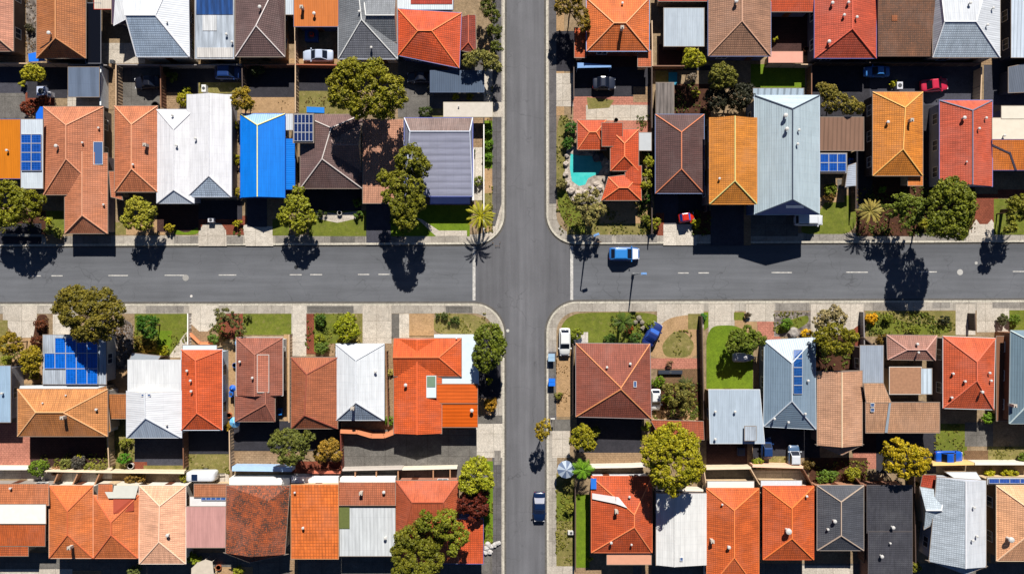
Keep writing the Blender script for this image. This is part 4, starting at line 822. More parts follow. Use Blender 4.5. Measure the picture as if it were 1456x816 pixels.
house('white and grey tiled roof with a small side gable near the bottom right', [W([(1332, 678), (1402, 683), (1402, 806), (1321, 798)], 'v', (1373, None, None), mat=T_((176, 186, 196), .7), he=3.2, cap=(226, 226, 230), faces=('R', M_((206, 210, 216), strength=.2, across=True)), wall=(176, 180, 190), pitch=20), W([(1308, 692), (1344, 698), (1350, 732), (1314, 752)], 'h', (725, None, 1338), mat=T_((182, 194, 204), .7), cap=(224, 226, 230), he=2.9, nowin=True), W([(1321, 797), (1402, 805), (1374, 816), (1372, 816)], mat=T_((176, 186, 196), .7), he=3.2, nowin=True), W([(1345, 671), (1388, 671), (1398, 686), (1364, 684)], mat=plain((214, 222, 228), .6), he=2.8, nowin=True)], vents=[(1385, 721), (1383, 768), (1389, 762)])
house('small square red roof beside the white and grey tiled roof', [W([(1312, 675), (1331, 675), (1331, 699), (1309, 691)], mat=T_((186, 66, 42)), he=2.5, drop=.2)], name='shed', cat='shed')
house('pale peach tiled house with solar panels at the bottom right edge', [W((1417, 690, 1510, 797), 'v', ((1462, 1462), 722, 760), mat=T_((232, 170, 126), .8), cap=(240, 196, 160), he=3.4, wall=(128, 104, 78), gut=(214, 190, 160))], solar=[((1412, 680, 1466, 687), 4, 1, 0, (), (40, 70, 140))] if False else (), vents=[(1434, 765, 0, 2.4)])
house('strip of dark blue solar panels north of the pale peach house', [W((1404, 679, 1500, 688), mat=plain((196, 198, 204), .6), he=3.0, nowin=True)], solar=[((1406, 680, 1480, 687), 5, 1, 0, (), (44, 76, 150))], name='patio_roof', cat='patio roof')
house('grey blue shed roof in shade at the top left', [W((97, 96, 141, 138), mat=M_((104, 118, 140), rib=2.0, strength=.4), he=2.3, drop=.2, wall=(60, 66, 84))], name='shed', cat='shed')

# ------------------------------------------------ fences and garden walls
POST = []
_pb = MB(); _pb.box((0, 0, .5), (.08, .08, 1)); _pm = bpy.data.meshes.new('post'); _pm.from_pydata([tuple(v) for v in _pb.v], [], _pb.f); _pm.materials.append(plain((120, 104, 88), .7)); POST.append(_pm)
def fence(label, pts, h=1.7, c=(150, 124, 98), w=.09, kind='fence'):
    ps = [at(x, y, h) for x, y in pts]; base = ps[0]
    f = thing(kind, label, kind.replace('_', ' '), (base.x, base.y, G0), 'fences between the yards' if kind == 'fence' else None)
    m = plain(c, .75, 0, .25, 2.5); cm = plain(tuple(min(255, int(v*1.15)) for v in c), .6, 0, .12)
    pm = MB(); cp = MB(); po = MB()
    for a, b_ in zip(ps, ps[1:]):
        d = (b_-a); d.z = 0; L = d.length; n = max(1, round(L/2.4)); u = d.normalized()
        nn = Vector((-u.y, u.x, 0))
        if kind == 'fence':       # ribbed sheet panels
            k = max(2, int(L/.22)); vs = []
            for i in range(k+1):
                p = a+d*(i/k)+nn*((.018 if i % 2 else -.018)); vs += [(p.x, p.y, G0-.02), (p.x, p.y, h-.04)]
            fs = [(2*i, 2*i+2, 2*i+3, 2*i+1) for i in range(k)]; pm.add(vs, fs)
            for i in range(n+1):
                p = a+d*(i/n); q_ = put('post', POST[0], f, (p.x-base.x, p.y-base.y, 0), math.atan2(u.y, u.x)); q_.scale = (1, 1, h-G0)
        else:
            pm.box(((a.x+b_.x)/2, (a.y+b_.y)/2, (G0+h)/2-.02), (L+(w if w < .1 else 0), w, h-G0-.04), math.atan2(u.y, u.x))
        cp.box(((a.x+b_.x)/2, (a.y+b_.y)/2, h), (L+(w if w < .1 else .0), w+.05, .06), math.atan2(u.y, u.x))
    pm.build('panel', m, f); cp.build('capping', cm, f)
    return f
BR = (112, 76, 56); TN = (176, 150, 122); WH = (214, 210, 204); GY = (120, 116, 116); DK = (70, 56, 50)
for a in [
 ('tan back fence behind the two roofs at the top left corner', [(-20, 90), (96, 91)], 1.7, TN),
 ('grey back fence above the grey blue shed roof', [(97, 92), (152, 93)], 1.7, GY),
 ('tan fence west of the dark car in the concrete yard', [(165, 93), (165, 152)], 1.8, TN),
 ('brown fence east of the dark car in the concrete yard', [(228, 93), (229, 152)], 1.7, BR),
 ('grey back fence below the white roof with the shade toned slope', [(166, 92), (228, 93)], 1.7, GY),
 ('grey back fence below the translucent patio roof', [(229, 93), (344, 92)], 1.7, GY),
 ('dark side fence west of the bare yard above the blue roof', [(344, 92), (345, 140)], 1.8, DK),
 ('brown back fence below the purple brown top row house', [(346, 93), (419, 92)], 1.7, BR),
 ('tan side fence running down to the bright blue roof', [(420, 92), (420, 160)], 1.7, TN),
 ('rust brown back fence below the white parked car', [(421, 92), (500, 93)], 1.7, (150, 84, 56)),
 ('tan side fence west of the white parked car', [(419, 22), (420, 91)], 1.7, TN),
 ('grey fence beside the stepping plants at the northwest corner lot', [(688, 168), (688, 330)], 1.5, WH),
 ('tan fence east of the orange hip roof at the top', [(927, 30), (928, 94)], 1.8, TN),
 ('brown back fence below the pale grey flat roof', [(929, 94), (974, 94)], 1.7, BR),
 ('dark fence west of the shaded car beside the north-south street', [(816, 92), (816, 140)], 1.6, DK),
 ('dark side fence east of the shaded car and pink patio', [(927, 96), (927, 332)], 1.7, DK),
 ('tan back fence below the purple courtyard', [(1092, 91), (1154, 92)], 1.7, TN),
 ('brown fence west of the shaded yard with the berry bush', [(1154, 93), (1154, 136)], 1.8, BR),
 ('tan fence east of the pink red car', [(1396, 96), (1394, 148)], 1.8, TN),
 ('brown back fence above the blue and pink red cars', [(1160, 89), (1394, 90)], 1.6, DK),
 ('dark fence beside the palm garden west of the amber yellow roof', [(1217, 215), (1217, 300)], 1.6, DK),
 ('dark fence between the maroon house and the amber house', [(1004, 170), (1005, 300)], 1.7, DK),
 ('dark brown fence between the sandy yard and the bright green lawn', [(998, 450), (1001, 596)], 1.8, DK),
 ('dark fence west of the large square pyramid roof', [(815, 490), (815, 590)], 1.6, (60, 50, 48)),
 ('tan fence west of the white roof with a shade toned front', [(411, 476), (411, 600)], 1.6, TN),
 ('grey fence beside the lawn of the third row white roof', [(267, 446), (267, 492)], 1.2, WH),
 ('brown fence between the white roof and the big orange corner roof', [(549, 500), (552, 606)], 1.7, BR),
 ('tan fence east of the ochre hip roof yard', [(152, 600), (155, 664)], 1.7, TN),
 ('brown fence between two shaded yards south of the white roof', [(260, 614), (261, 666)], 1.7, BR),
 ('tan fence east of the dry lawn with the caravan', [(326, 612), (327, 668)], 1.7, TN),
 ('dark red fence west of the curved concrete yard', [(484, 612), (486, 668)], 1.7, (110, 56, 44)),
 ('dark fence along the lush strip of lawn in the bottom row', [(818, 694), (818, 812)], 1.5, DK),
 ('dark fence west of the pale peach house', [(1407, 690), (1409, 800)], 1.2, (110, 96, 70)),
 ('brown side fence west of the charcoal grey roof', [(1143, 668), (1158, 694), (1159, 780)], 2.0, BR),
 ('brown side fence west of the black long roof', [(1218, 680), (1229, 694), (1229, 800)], 2.0, BR),
 ('dark side fence east of the black long roof', [(1300, 660), (1302, 800)], 1.8, DK),
 ('tan side fence west of the deep orange roof terrace', [(1001, 668), (1005, 694)], 2.2, TN),
 ('tan side fence between the two orange hip roofs of the bottom row', [(1068, 667), (1081, 690), (1081, 795)], 1.8, TN),
 ('dark fence between the grey slate house and its neighbour', [(1228, 480), (1243, 492)], 1.4, DK),
 ('grey fence west of the garden with yellow flowers', [(1228, 444), (1229, 490)], 1.3, GY),
 ('dark fence beside the pale driveway at the far right', [(1386, 446), (1387, 470)], 1.6, DK),
 ('brown fence running down the left side of the vermilion roof yard', [(262, 500), (260, 500.1)], 1.0, BR),
]: 
    if 'vermilion roof yard' in a[0]: continue
    fence(*a)
for a in [
 ('cream garden wall below the long dark yard at the left', [(58, 669), (166, 671)], 1.5, (206, 186, 160), .2),
 ('cream garden wall above the peach roof', [(166, 671), (262, 672)], 1.5, (206, 190, 164), .2),
 ('white wall along the pink yard at the bottom left', [(-10, 666), (44, 666)], 1.4, (216, 208, 196), .3),
 ('pale blue wall north of the lichen mottled roof', [(330, 666), (415, 667)], 1.7, (150, 176, 206), .6),
 ('terracotta wall under the bushes above the square tiled roof', [(437, 671), (484, 671)], 1.4, (170, 96, 74), .35),
 ('grey wall along the curved concrete yard', [(486, 668), (572, 666)], 1.6, (176, 168, 160), .2),
 ('curved orange tiled wall top beside the big orange corner roof', [(484, 613), (508, 614), (528, 620), (546, 620), (562, 614)], 1.9, (188, 120, 84), .5),
 ('cream wall around the small courts north of the red orange hip roof', [(566, 667), (650, 665)], 1.5, (206, 198, 180), .2),
 ('white wall north of the orange roof with the white step', [(840, 664), (900, 663), (918, 662)], 1.6, (206, 196, 184), .25),
 ('white terrace wall north of the deep orange roof', [(1004, 666), (1068, 665)], 1.7, (206, 186, 160), .25),
 ('peach wall north of the roof with the big ventilator', [(1070, 662), (1142, 664)], 1.7, (224, 176, 150), .3),
 ('pale wall above the white and grey tiled roof', [(1326, 660), (1385, 659)], 1.8, (214, 176, 116), .3),
 ('pale wall below the dry lawn at the right edge', [(1386, 659), (1470, 659)], 1.7, (206, 200, 186), .3),
 ('white wall of the terrace above the grey panelled orange roof', [(140, 688), (198, 689)], 1.6, (196, 186, 170), .2),
 ('white wall behind the square tiled roof', [(414, 682), (481, 682)], 1.8, (214, 216, 220), .8),
 ('white wall behind the terracotta and white roof', [(484, 682), (562, 682)], 1.8, (222, 220, 218), .6),
 ('white wall behind the lichen mottled roof', [(326, 684), (412, 684)], 1.8, (214, 210, 204), .9),
 ('white wall north of the white metal gable roof', [(933, 696), (1000, 697)], 1.6, (200, 190, 176), .2),
 ('white low wall along the palm at the northwest corner', [(672, 212), (672, 285)], 1.6, (214, 212, 208), .3),
 ('dark retaining wall in front of the first street houses', [(0, 334), (62, 335)], .6, (90, 88, 86), .3),
 ('white side wall beside the grey blue shed', [(143, 94), (143, 150)], 1.9, (206, 212, 218), .15),
 ('terracotta wall between the front gardens near the white driveway', [(268, 473), (284, 488), (304, 488), (315, 474)], .5, (190, 120, 84), .3),
]: fence(*a, kind='garden_wall')
# small courts between the garden walls and the bottom row roofs
n_ = 0
for xs, y0, y1, lab in [((82, 110, 141), 674, 690, 'above the smooth orange hip roof'), ((505, 535), 668, 680, 'above the terracotta and white roof'), ((566, 616, 640), 667, 682, 'above the red orange hip roof')]:
    for k, x in enumerate(xs):
        fence('short brown court divider %s, %s' % (lab, ['westernmost', 'middle', 'easternmost'][k] if len(xs) == 3 else ['western one', 'eastern one'][k]), [(x, y0), (x-7 if x < 200 else x, y1)], 1.4, (150, 112, 84), .12)

# ------------------------------------------------ vehicles
def smooth_loft(secs, n=14):
    """secs: list of (x, halfw, zlo, zhi, power)"""
    vs = []; fs = []
    for x, hw, z0, z1, pw in secs:
        for k in range(n):
            a = 2*math.pi*(k+.5)/n; c, s_ = math.cos(a), math.sin(a)
            yy = math.copysign(abs(c)**(2/pw), c)*hw; zz = (z0+z1)/2+math.copysign(abs(s_)**(2/pw), s_)*(z1-z0)/2
            vs.append((x, yy, zz))
    m = len(secs)
    for i in range(m-1):
        for k in range(n): fs.append((i*n+k, i*n+(k+1) % n, (i+1)*n+(k+1) % n, (i+1)*n+k))
    fs += [tuple(range(n-1, -1, -1)), tuple((m-1)*n+k for k in range(n))]
    return vs, fs
def paintm(c):
    key = 'carpaint_%s' % (c,)
    if key in MC: return MC[key]
    m, t, b = newmat('car_paint'); P = coords(t)
    a = srgb(c); t.links.new(mixc(t, noise(t, P, 3, 4), tuple(v*.88 for v in a), a), b.inputs['Base Color'])
    b.inputs['Roughness'].default_value = .35; b.inputs['Coat Weight'].default_value = .5; b.inputs['Coat Roughness'].default_value = .1
    MC[key] = m; return m
def fixn(o, flip=False):
    bm = bmesh.new(); bm.from_mesh(o.data); bmesh.ops.recalc_face_normals(bm, faces=bm.faces[:]); bm.to_mesh(o.data); bm.free()
def local(name, vs, fs, m, parent, smooth=False, loc=(0, 0, 0)):
    me = bpy.data.meshes.new(name); me.from_pydata([tuple(v) for v in vs], [], fs)
    for mm in (m if isinstance(m, list) else [m]): me.materials.append(mm)
    if smooth:
        for p in me.polygons: p.use_smooth = True
    o = bpy.data.objects.new(name, me); link(o, parent); o.location = loc; fixn(o); return o
wb = MB(); wb.tube([(0, -.10, 0), (0, .10, 0)], [.31, .31], 18)
rb = MB(); rb.tube([(0, -.108, 0), (0, .108, 0)], [.19, .19], 12)
def mesh_of(nm, mb, m):
    me = bpy.data.meshes.new(nm); me.from_pydata([tuple(v) for v in mb.v], [], mb.f); me.materials.append(m); return me
TY = mesh_of('tyre', wb, plain((24, 24, 26), .9)); RI = mesh_of('rim', rb, plain((170, 172, 176), .3, .8))
def car(label, px, py, ang, L=4.3, Wd=1.85, c=(200, 200, 200), roof=None, bonnet=None, kind='hatch', z=G0+.02, gl=(20, 28, 44), name='parked_car', cat='car'):
    p = at(px, py, .9); t = thing(name, label, cat, (p.x, p.y, z), 'cars parked in the streets and yards'); t.rotation_euler = (0, 0, R(ang))
    a = L/2; b_ = Wd/2; pm = paintm(c)
    if kind == 'van': top = 1.0; H_ = 1.85; cab = [(-a*.96, -a*.93), (a*.40, a*.62)]
    elif kind == 'sedan': top = .92; H_ = 1.42; cab = [(-a*.66, -a*.34), (a*.08, a*.46)]
    else: top = .96; H_ = 1.5; cab = [(-a*.90, -a*.66), (a*.12, a*.50)]
    secs = [(-a, b_*.70, .38, top*.82, 3), (-a*.97, b_*.88, .30, top*.95, 3.4), (-a*.85, b_*.97, .24, top, 4), (-a*.4, b_, .22, top, 5), (a*.3, b_, .22, top, 5), (a*.55, b_*.985, .22, top*.97, 4.5), (a*.82, b_*.93, .26, top*.86, 4), (a*.96, b_*.80, .32, top*.74, 3.2), (a, b_*.62, .38, top*.62, 3)]
    vs, fs = smooth_loft(secs, 20); local('body', vs, fs, pm, t, True)
    # greenhouse
    (x0, x1), (x3, x2) = cab      # base rear, roof rear, roof front, base front
    bw, rw = b_*.90, b_*.74; zt = top-.05
    B = [(x0, -bw*.92, zt), (x2, -bw*.90, zt), (x2, bw*.90, zt), (x0, bw*.92, zt)]; T = [(x1, -rw, H_), (x3, -rw, H_), (x3, rw, H_), (x1, rw, H_)]
    rp = paintm(roof) if roof else pm; gm = glass(gl)
    # pillars/frame core in body colour slightly inside, glass panels proud of it
    local('roof', [Vector(q) for q in B]+[Vector(q) for q in T]+[Vector((x1+.12, -rw*.8, H_+.045)), Vector((x3-.12, -rw*.8, H_+.045)), Vector((x3-.12, rw*.8, H_+.045)), Vector((x1+.12, rw*.8, H_+.045))],
          [(0, 1, 5, 4), (1, 2, 6, 5), (2, 3, 7, 6), (3, 0, 4, 7), (4, 5, 9, 8), (5, 6, 10, 9), (6, 7, 11, 10), (7, 4, 8, 11), (8, 9, 10, 11)], rp, t)
    def pane(nm, q, f=.10, g=.14):
        q = [Vector(v) for v in q]; n = (q[1]-q[0]).cross(q[3]-q[0]).normalized(); cen = sum(q, Vector())/4
        if n.dot(cen-Vector((0, 0, 1))) < 0: n = -n
        def bl(u, v): return (q[0]*(1-u)+q[1]*u)*(1-v)+(q[3]*(1-u)+q[2]*u)*v
        w_ = [bl(f, .10), bl(1-f, .10), bl(1-f, .92), bl(f, .92)]
        local(nm, [v+n*.015 for v in w_]+[v-n*.02 for v in w_], [(0, 1, 2, 3), (7, 6, 5, 4), (0, 4, 5, 1), (1, 5, 6, 2), (2, 6, 7, 3), (3, 7, 4, 0)], gm, t)
    pane('windscreen', (B[1], B[2], T[2], T[1]), .05)
    pane('rear_window', (B[3], B[0], T[0], T[3]), .08)
    pane('side_window', (B[0], B[1], T[1], T[0]), .06); pane('side_window', (B[2], B[3], T[3], T[2]), .06)
    if bonnet:
        bw2 = b_*.80
        local('bonnet', [(x2+.05, -bw2, top*.985+.015), (x2+.05, bw2, top*.985+.015), (a*.9, bw2*.9, top*.83+.02), (a*.9, -bw2*.9, top*.83+.02), (x2+.05, -bw2, top*.8), (x2+.05, bw2, top*.8), (a*.9, bw2*.9, top*.7), (a*.9, -bw2*.9, top*.7)],
              [(0, 1, 2, 3), (4, 7, 6, 5), (0, 3, 7, 4), (1, 5, 6, 2), (2, 6, 7, 3), (0, 4, 5, 1)], paintm(bonnet), t)
    for sx in (-1, 1):
        for sy in (-1, 1):
            wo = put('wheel', TY, t, (sx*a*.62, sy*(b_-.12), .31)); put('rim', RI, wo, (0, 0, 0))
    for sy in (-1, 1):
        hb = MB(); hb.box((0, 0, 0), (.16, .32, .14)); local('headlight', hb.v, hb.f, plain((230, 232, 236), .2), t, loc=(a*.94, sy*b_*.62, top*.62))
        hb = MB(); hb.box((0, 0, 0), (.10, .30, .14)); local('tail_light', hb.v, hb.f, plain((150, 20, 18), .3), t, loc=(-a*.975, sy*b_*.62, top*.72))
        hb = MB(); hb.box((0, 0, 0), (.14, .20, .12)); local('side_mirror', hb.v, hb.f, rp, t, loc=(x2-.1, sy*(b_+.05), top+.05))
    return t
BL = (24, 92, 180)
car('bright blue hatchback with a white bonnet on the main street', 888, 361, 0, 4.3, 1.9, (40, 100, 170), roof=(46, 128, 204), bonnet=(226, 228, 232), kind='hatch', z=.01, gl=(16, 24, 44))
car('dark navy car on the southern leg of the cross street', 767, 721, -90, 4.2, 1.75, (12, 34, 70), kind='sedan', z=.01, gl=(10, 34, 80))
car('white van parked on the corner verge beside the lawn', 803, 486, -90, 3.9, 1.6, (226, 228, 226), kind='hatch')
car('navy blue car parked askew at the edge of the sandy driveway', 928, 475, 62, 3.5, 1.8, (26, 44, 104), kind='sedan', gl=(50, 90, 170))
car('small white car half under the eave of the brown pyramid roof', 932, 568, -90, 3.0, 1.5, (222, 224, 224), kind='hatch')
car('tiny red car with blue windows in the shade of the maroon house', 976, 309, 8, 2.2, 1.4, (200, 40, 18), kind='hatch', gl=(30, 90, 190))
car('white van peeking out from under the very large blue grey roof', 1150, 313, 0, 4.0, 1.6, (216, 220, 226), kind='van')
car('pink red car on the dark asphalt yard at the top right', 1329, 121, 5, 3.9, 1.8, (196, 40, 70), kind='sedan', gl=(16, 16, 26))
car('light blue car in the shade of the brown streaked roof', 1247, 102, 180, 3.6, 1.5, (56, 120, 190), kind='sedan', gl=(12, 16, 30))
car('silver white car parked below the flat orange roof', 452, 79, 180, 4.3, 1.65, (186, 198, 220), kind='sedan')
car('black car in the grey concrete yard at the top left', 209, 117, 185, 3.6, 1.8, (20, 22, 34), kind='sedan')
car('dark blue pickup in deep shade left of the top left lawn patch', 325, 103, 0, 3.9, 2.0, (24, 54, 110), kind='hatch')
car('dark grey car in deep shade west of the pink patio', 859, 118, 0, 3.2, 1.9, (40, 46, 62), kind='sedan')
car('black car in shade under the vivid orange red hip roof', 597, 110, 180, 3.6, 1.5, (26, 30, 42), kind='sedan')
car('grey blue car with a white roof beside the slate blue house', 1129, 648, 90, 3.0, 1.6, (70, 96, 128), roof=(206, 210, 216), kind='hatch')
car('royal blue car on the lawn below the crimson orange roof', 1350, 650, 0, 3.9, 1.75, (16, 84, 190), kind='sedan', gl=(8, 12, 24))
car('dark blue car nose showing under the pale grey blue roof', 1090, 637, 90, 3.0, 1.5, (30, 60, 110), kind='hatch')
# caravan
p = at(289, 675, 1.2); t = thing('caravan', 'white caravan with one dark roof hatch beside the dry lawn', 'caravan', (p.x, p.y, G0))
vs, fs = smooth_loft([(-1.95, .45, .6, 1.8, 4), (-1.9, .62, .5, 2.1, 5), (-1.6, .7, .45, 2.2, 7), (1.6, .7, .45, 2.2, 7), (1.85, .66, .5, 2.1, 5), (1.97, .5, .6, 1.8, 4)], 20); local('body', vs, fs, paintm((224, 226, 230)), t, True)
hb = MB(); hb.box((0, 0, 0), (.8, .8, .08)); local('roof_hatch', hb.v, hb.f, glass((24, 40, 70)), t, loc=(-.7, 0, 2.23))
hb = MB(); hb.bar((1.9, 0, .5), (2.7, 0, .45), .1, .1); local('drawbar', hb.v, hb.f, plain((60, 60, 64), .5), t)
for sy in (-1, 1): wo = put('wheel', TY, t, (0, sy*.62, .31)); put('rim', RI, wo, (0, 0, 0))
# covered boat
p = at(1057, 508, .8); t = thing('covered_boat', 'small boat under a silver cover at the edge of the bright green lawn', 'boat', (p.x, p.y, G0))
vs, fs = smooth_loft([(-1.5, .5, .35, .8, 3), (-1.3, .62, .3, .95, 3), (0, .66, .3, 1.05, 3), (.9, .5, .32, 1.0, 2.6), (1.4, .2, .5, .95, 2.4), (1.55, .05, .7, .9, 2)], 16); local('hull', vs, fs, plain((168, 168, 176), .5), t, True)
hb = MB(); hb.box((-.2, 0, 1.08), (1.7, .9, .10)); hb.box((.1, 0, 1.16), (.9, .6, .08)); local('cover', hb.v, hb.f, plain((196, 194, 198), .7), t)
hb = MB(); hb.bar((1.2, 0, .3), (2.1, 0, .3), .08, .08); hb.bar((-1.2, -.5, .25), (-1.2, .5, .25), .08, .08); local('trailer', hb.v, hb.f, plain((70, 70, 76), .5), t)
for sy in (-1, 1): wo = put('wheel', TY, t, (-.4, sy*.6, .31)); wo.scale = (.8, .8, .8); put('rim', RI, wo, (0, 0, 0))
# recycling skips on the footpath
for px, py, lab, wgt in ((784, 508, 'blue skip bin with a pale streaked lid, northern of the two on the footpath', (150, 180, 205)), (784.5, 543, 'all blue skip bin, southern of the two on the footpath', (20, 110, 220))):
    p = at(px, py, .8); t = thing('skip_bin', lab, 'bin', (p.x, p.y, G0+.01), 'blue bins on the footpath')
    bm_ = MB(); q = [(-.34, -.44), (.34, -.44), (.34, .44), (-.34, .44)]; Q = [(-.43, -.54), (.43, -.54), (.43, .54), (-.43, .54)]
    bm_.add([(*v, .12) for v in q]+[(*v, .85) for v in Q], [(3, 2, 1, 0), (4, 5, 6, 7), (0, 1, 5, 4), (1, 2, 6, 5), (2, 3, 7, 6), (3, 0, 4, 7)]); local('bin_body', bm_.v, bm_.f, plain((24, 104, 206), .5), t)
    lm = MB(); lm.box((0, -.27, .89), (.92, .52, .07)); lm.box((0, .28, .90), (.92, .52, .07)); local('lid', lm.v, lm.f, plain(wgt, .5), t)
    for sx in (-.3, .3):
        for sy in (-.36, .36): wo = put('wheel', TY, t, (sx, sy, .09)); wo.scale = (.28, .5, .28)

# ------------------------------------------------ lamp poles
def pole(label, px, py, H_, arm, ang, cat='street lamp'):
    p = at(px, py); t = thing('street_lamp', label, cat, (p.x, p.y, 0), 'street lamp poles by the crossing')
    mb = MB(); mb.tube([(0, 0, 0), (0, 0, .5), (0, 0, .52), (0, 0, H_)], [.20, .20, .13, .08], 12); local('pole', mb.v, mb.f, plain((128, 130, 132), .5, .2), t, True)
    dx, dy = math.cos(R(ang)), math.sin(R(ang)); mb = MB(); mb.tube([(0, 0, H_-.1), (dx*arm*.5, dy*arm*.5, H_+.12), (dx*arm, dy*arm, H_+.16)], [.06, .05, .05], 8); local('arm', mb.v, mb.f, plain((120, 122, 126), .5, .2), t, True)
    mb = MB(); mb.box((0, 0, 0), (.75, .32, .14)); mb.box((.05, 0, .10), (.5, .24, .08)); o = local('lamp_head', mb.v, mb.f, plain((110, 150, 200), .4), t, loc=(dx*(arm+.3), dy*(arm+.3), H_+.15)); o.rotation_euler = (0, 0, R(ang))
pole('slim street lamp with a blue grey head standing south of the blue hatchback', 900, 390, 4.4, .35, 0)
pole('dark street lamp pole on the footpath at the northeast corner', 834, 341, 5.8, .4, 20)
def signpost(label, px, py, c):
    p = at(px, py); t = thing('sign_post', label, 'sign', (p.x, p.y, G0)); mb = MB(); mb.tube([(0, 0, 0), (0, 0, 1.4)], [.05, .05], 8); local('post', mb.v, mb.f, plain((90, 84, 80), .5), t)
    mb = MB(); mb.box((0, 0, 1.4), (.6, .12, .35)); local('sign_plate', mb.v, mb.f, plain(c, .6), t)
signpost('small brown roadside box on a post near the northeast kerb', 850, 345, (90, 66, 50))
signpost('small white roadside post beside the southeast verge', 785, 592, (206, 204, 200))

# ------------------------------------------------ swimming pool
def polyobj(name, pts, z0, z1, m, parent=None, **k):
    w_ = [at(x, y) for x, y in pts]
    area = sum(w_[i].x*w_[(i+1) % len(w_)].y-w_[(i+1) % len(w_)].x*w_[i].y for i in range(len(w_)))
    if area < 0: w_ = w_[::-1]
    mb = MB(); mb.prism(w_, z0, z1); o = mb.build(name, m, parent); tri_obj(o); return o
pc = at(836, 245); pt = thing('swimming_pool', 'turquoise swimming pool edged with pale rocks beside the orange villa', 'swimming pool', (pc.x, pc.y, G0))
m, t, b = newmat('pool_water'); P = coords(t); n1 = noise(t, P, 1.4, 4)
t.links.new(mixc(t, n1, srgb((20, 172, 170)), srgb((96, 206, 198))), b.inputs['Base Color']); b.inputs['Roughness'].default_value = .06; b.inputs['Specular IOR Level'].default_value = .5
bp = N(t, 'ShaderNodeBump'); bp.inputs['Strength'].default_value = .15; t.links.new(noise(t, P, 3, 2), bp.inputs['Height']); t.links.new(bp.outputs[0], b.inputs['Normal'])
out = [(806, 212), (815, 208), (830, 214), (846, 212), (858, 220), (868, 232), (868, 262), (862, 282), (850, 292), (826, 290), (812, 286), (804, 270), (803, 240)]
water = [(811, 219), (822, 222), (838, 222), (848, 224), (854, 231), (856, 239), (850, 248), (842, 251), (836, 254), (832, 263), (823, 265), (813, 258), (810, 240)]
polyobj('coping', out, G0, .22, ground_mat('pool_stone', (196, 184, 172), (140, 128, 118), 1.4, 4, .14, .2), pt)
polyobj('water', water, G0, .226, m, pt)
random.seed(4)
def rock(label, px, py, r, c, seed, grp):
    rnd = random.Random(seed); bm = bmesh.new(); bmesh.ops.create_icosphere(bm, subdivisions=2, radius=r)
    for v in bm.verts: v.co *= 1+rnd.uniform(-.22, .22); v.co.z *= .6
    me = bpy.data.meshes.new('rock'); bm.to_mesh(me); bm.free(); me.materials.append(plain(tuple(int(v*.88) for v in c), .85, 0, .3, 3))
    p = at(px, py); o = bpy.data.objects.new('rock', me); C.objects.link(o); o.location = (p.x, p.y, .26+r*.2); o.rotation_euler = (0, 0, rnd.uniform(0, 6)); tag(o, label, 'rock', grp)
k = 0
for (px, py, r) in [(806, 222, .35), (804, 234, .4), (804, 248, .4), (806, 262, .45), (812, 272, .5), (822, 276, .55), (832, 275, .5), (842, 270, .5), (838, 283, .6), (852, 268, .5), (860, 255, .45), (864, 244, .4), (864, 232, .4), (828, 286, .5), (848, 262, .4), (818, 283, .5)]:
    k += 1; rock('pale rough boulder in the rock edging round the turquoise swimming pool', px, py, r, (196, 182, 170), k, 'pale boulders round the pool')
rock('dark boulder on the east side of the swimming pool', 850, 224, .8, (92, 92, 98), 40, None)
for i, (px, py, r) in enumerate([(694, 772, .4), (699, 776, .35), (703, 773, .35), (707, 771, .35), (692, 778, .4), (697, 783, .35), (710, 770, .25), (690, 784, .35)]):
    rock('white stone in the rubble heap on the verge at the bottom of the cross street', px, py, r, (206, 202, 198), 60+i, 'white rubble on the verge')
for i, (px, py, r) in enumerate([(908, 452, .5), (912, 458, .4), (903, 458, .4), (914, 466, .45)]): rock('pale garden stone beside the palm on the southeast corner lawn', px, py, r*.8, (150, 140, 124), 80+i, 'garden stones by the corner palm')
rock('rounded grey boulder in the garden of the slate blue house', 1126, 472, .7, (176, 168, 160), 90, None)
# plunge pool, tarps
def tarp(label, pts, h, c, name='tarpaulin', cat='tarpaulin', bulge=.0):
    w_ = [at(x, y, h) for x, y in pts]; n = len(w_)
    mb = MB(); a = sum(w_[i].x*w_[(i+1) % n].y-w_[(i+1) % n].x*w_[i].y for i in range(n))
    if a < 0: w_ = w_[::-1]
    c0 = sum(w_, Vector())/n; mb.prism([w_[i]-Vector((c0.x, c0.y, 0)) for i in range(n)], G0 if h < 1.2 else h-.05, h); 
    if h >= 1.2:
        for p in w_: mb.tube([(p.x-c0.x, p.y-c0.y, G0), (p.x-c0.x, p.y-c0.y, h-.05)], [.04, .04], 6)
    o = mk(name, mb.v, mb.f, plain(c, .5, 0, .2, 2)); o.location = (c0.x, c0.y, 0); tri_obj(o); tag(o, label, cat)
tarp('bright blue rectangular mat above the bright blue roof', [(436, 152), (461, 153), (461, 161), (436, 160)], .3, (10, 120, 210), 'pool_cover', 'pool cover')
tarp('small teal plunge pool near the lean-to above the maroon roof', [(951, 103), (963, 103), (963, 121), (951, 121)], .3, (20, 130, 160), 'plunge_pool', 'pool')
tarp('curved blue shade sail below the ochre brown roof', [(40, 77), (53, 74), (66, 87), (41, 88)], 2.3, (20, 110, 220), 'shade_sail', 'shade sail')
tarp('tall blue curved cover at the corner of the L shaped terracotta house', [(61, 152), (57, 152), (51, 162), (51, 174), (55, 184), (61, 188)], 2.4, (10, 100, 214), 'shade_sail', 'shade sail')
tarp('peach canvas cover at the foot of the pink flat roof', [(272, 808), (280, 800), (292, 795), (302, 798), (304, 816), (272, 816)], 1.4, (196, 184, 168), 'canvas_cover', 'cover')
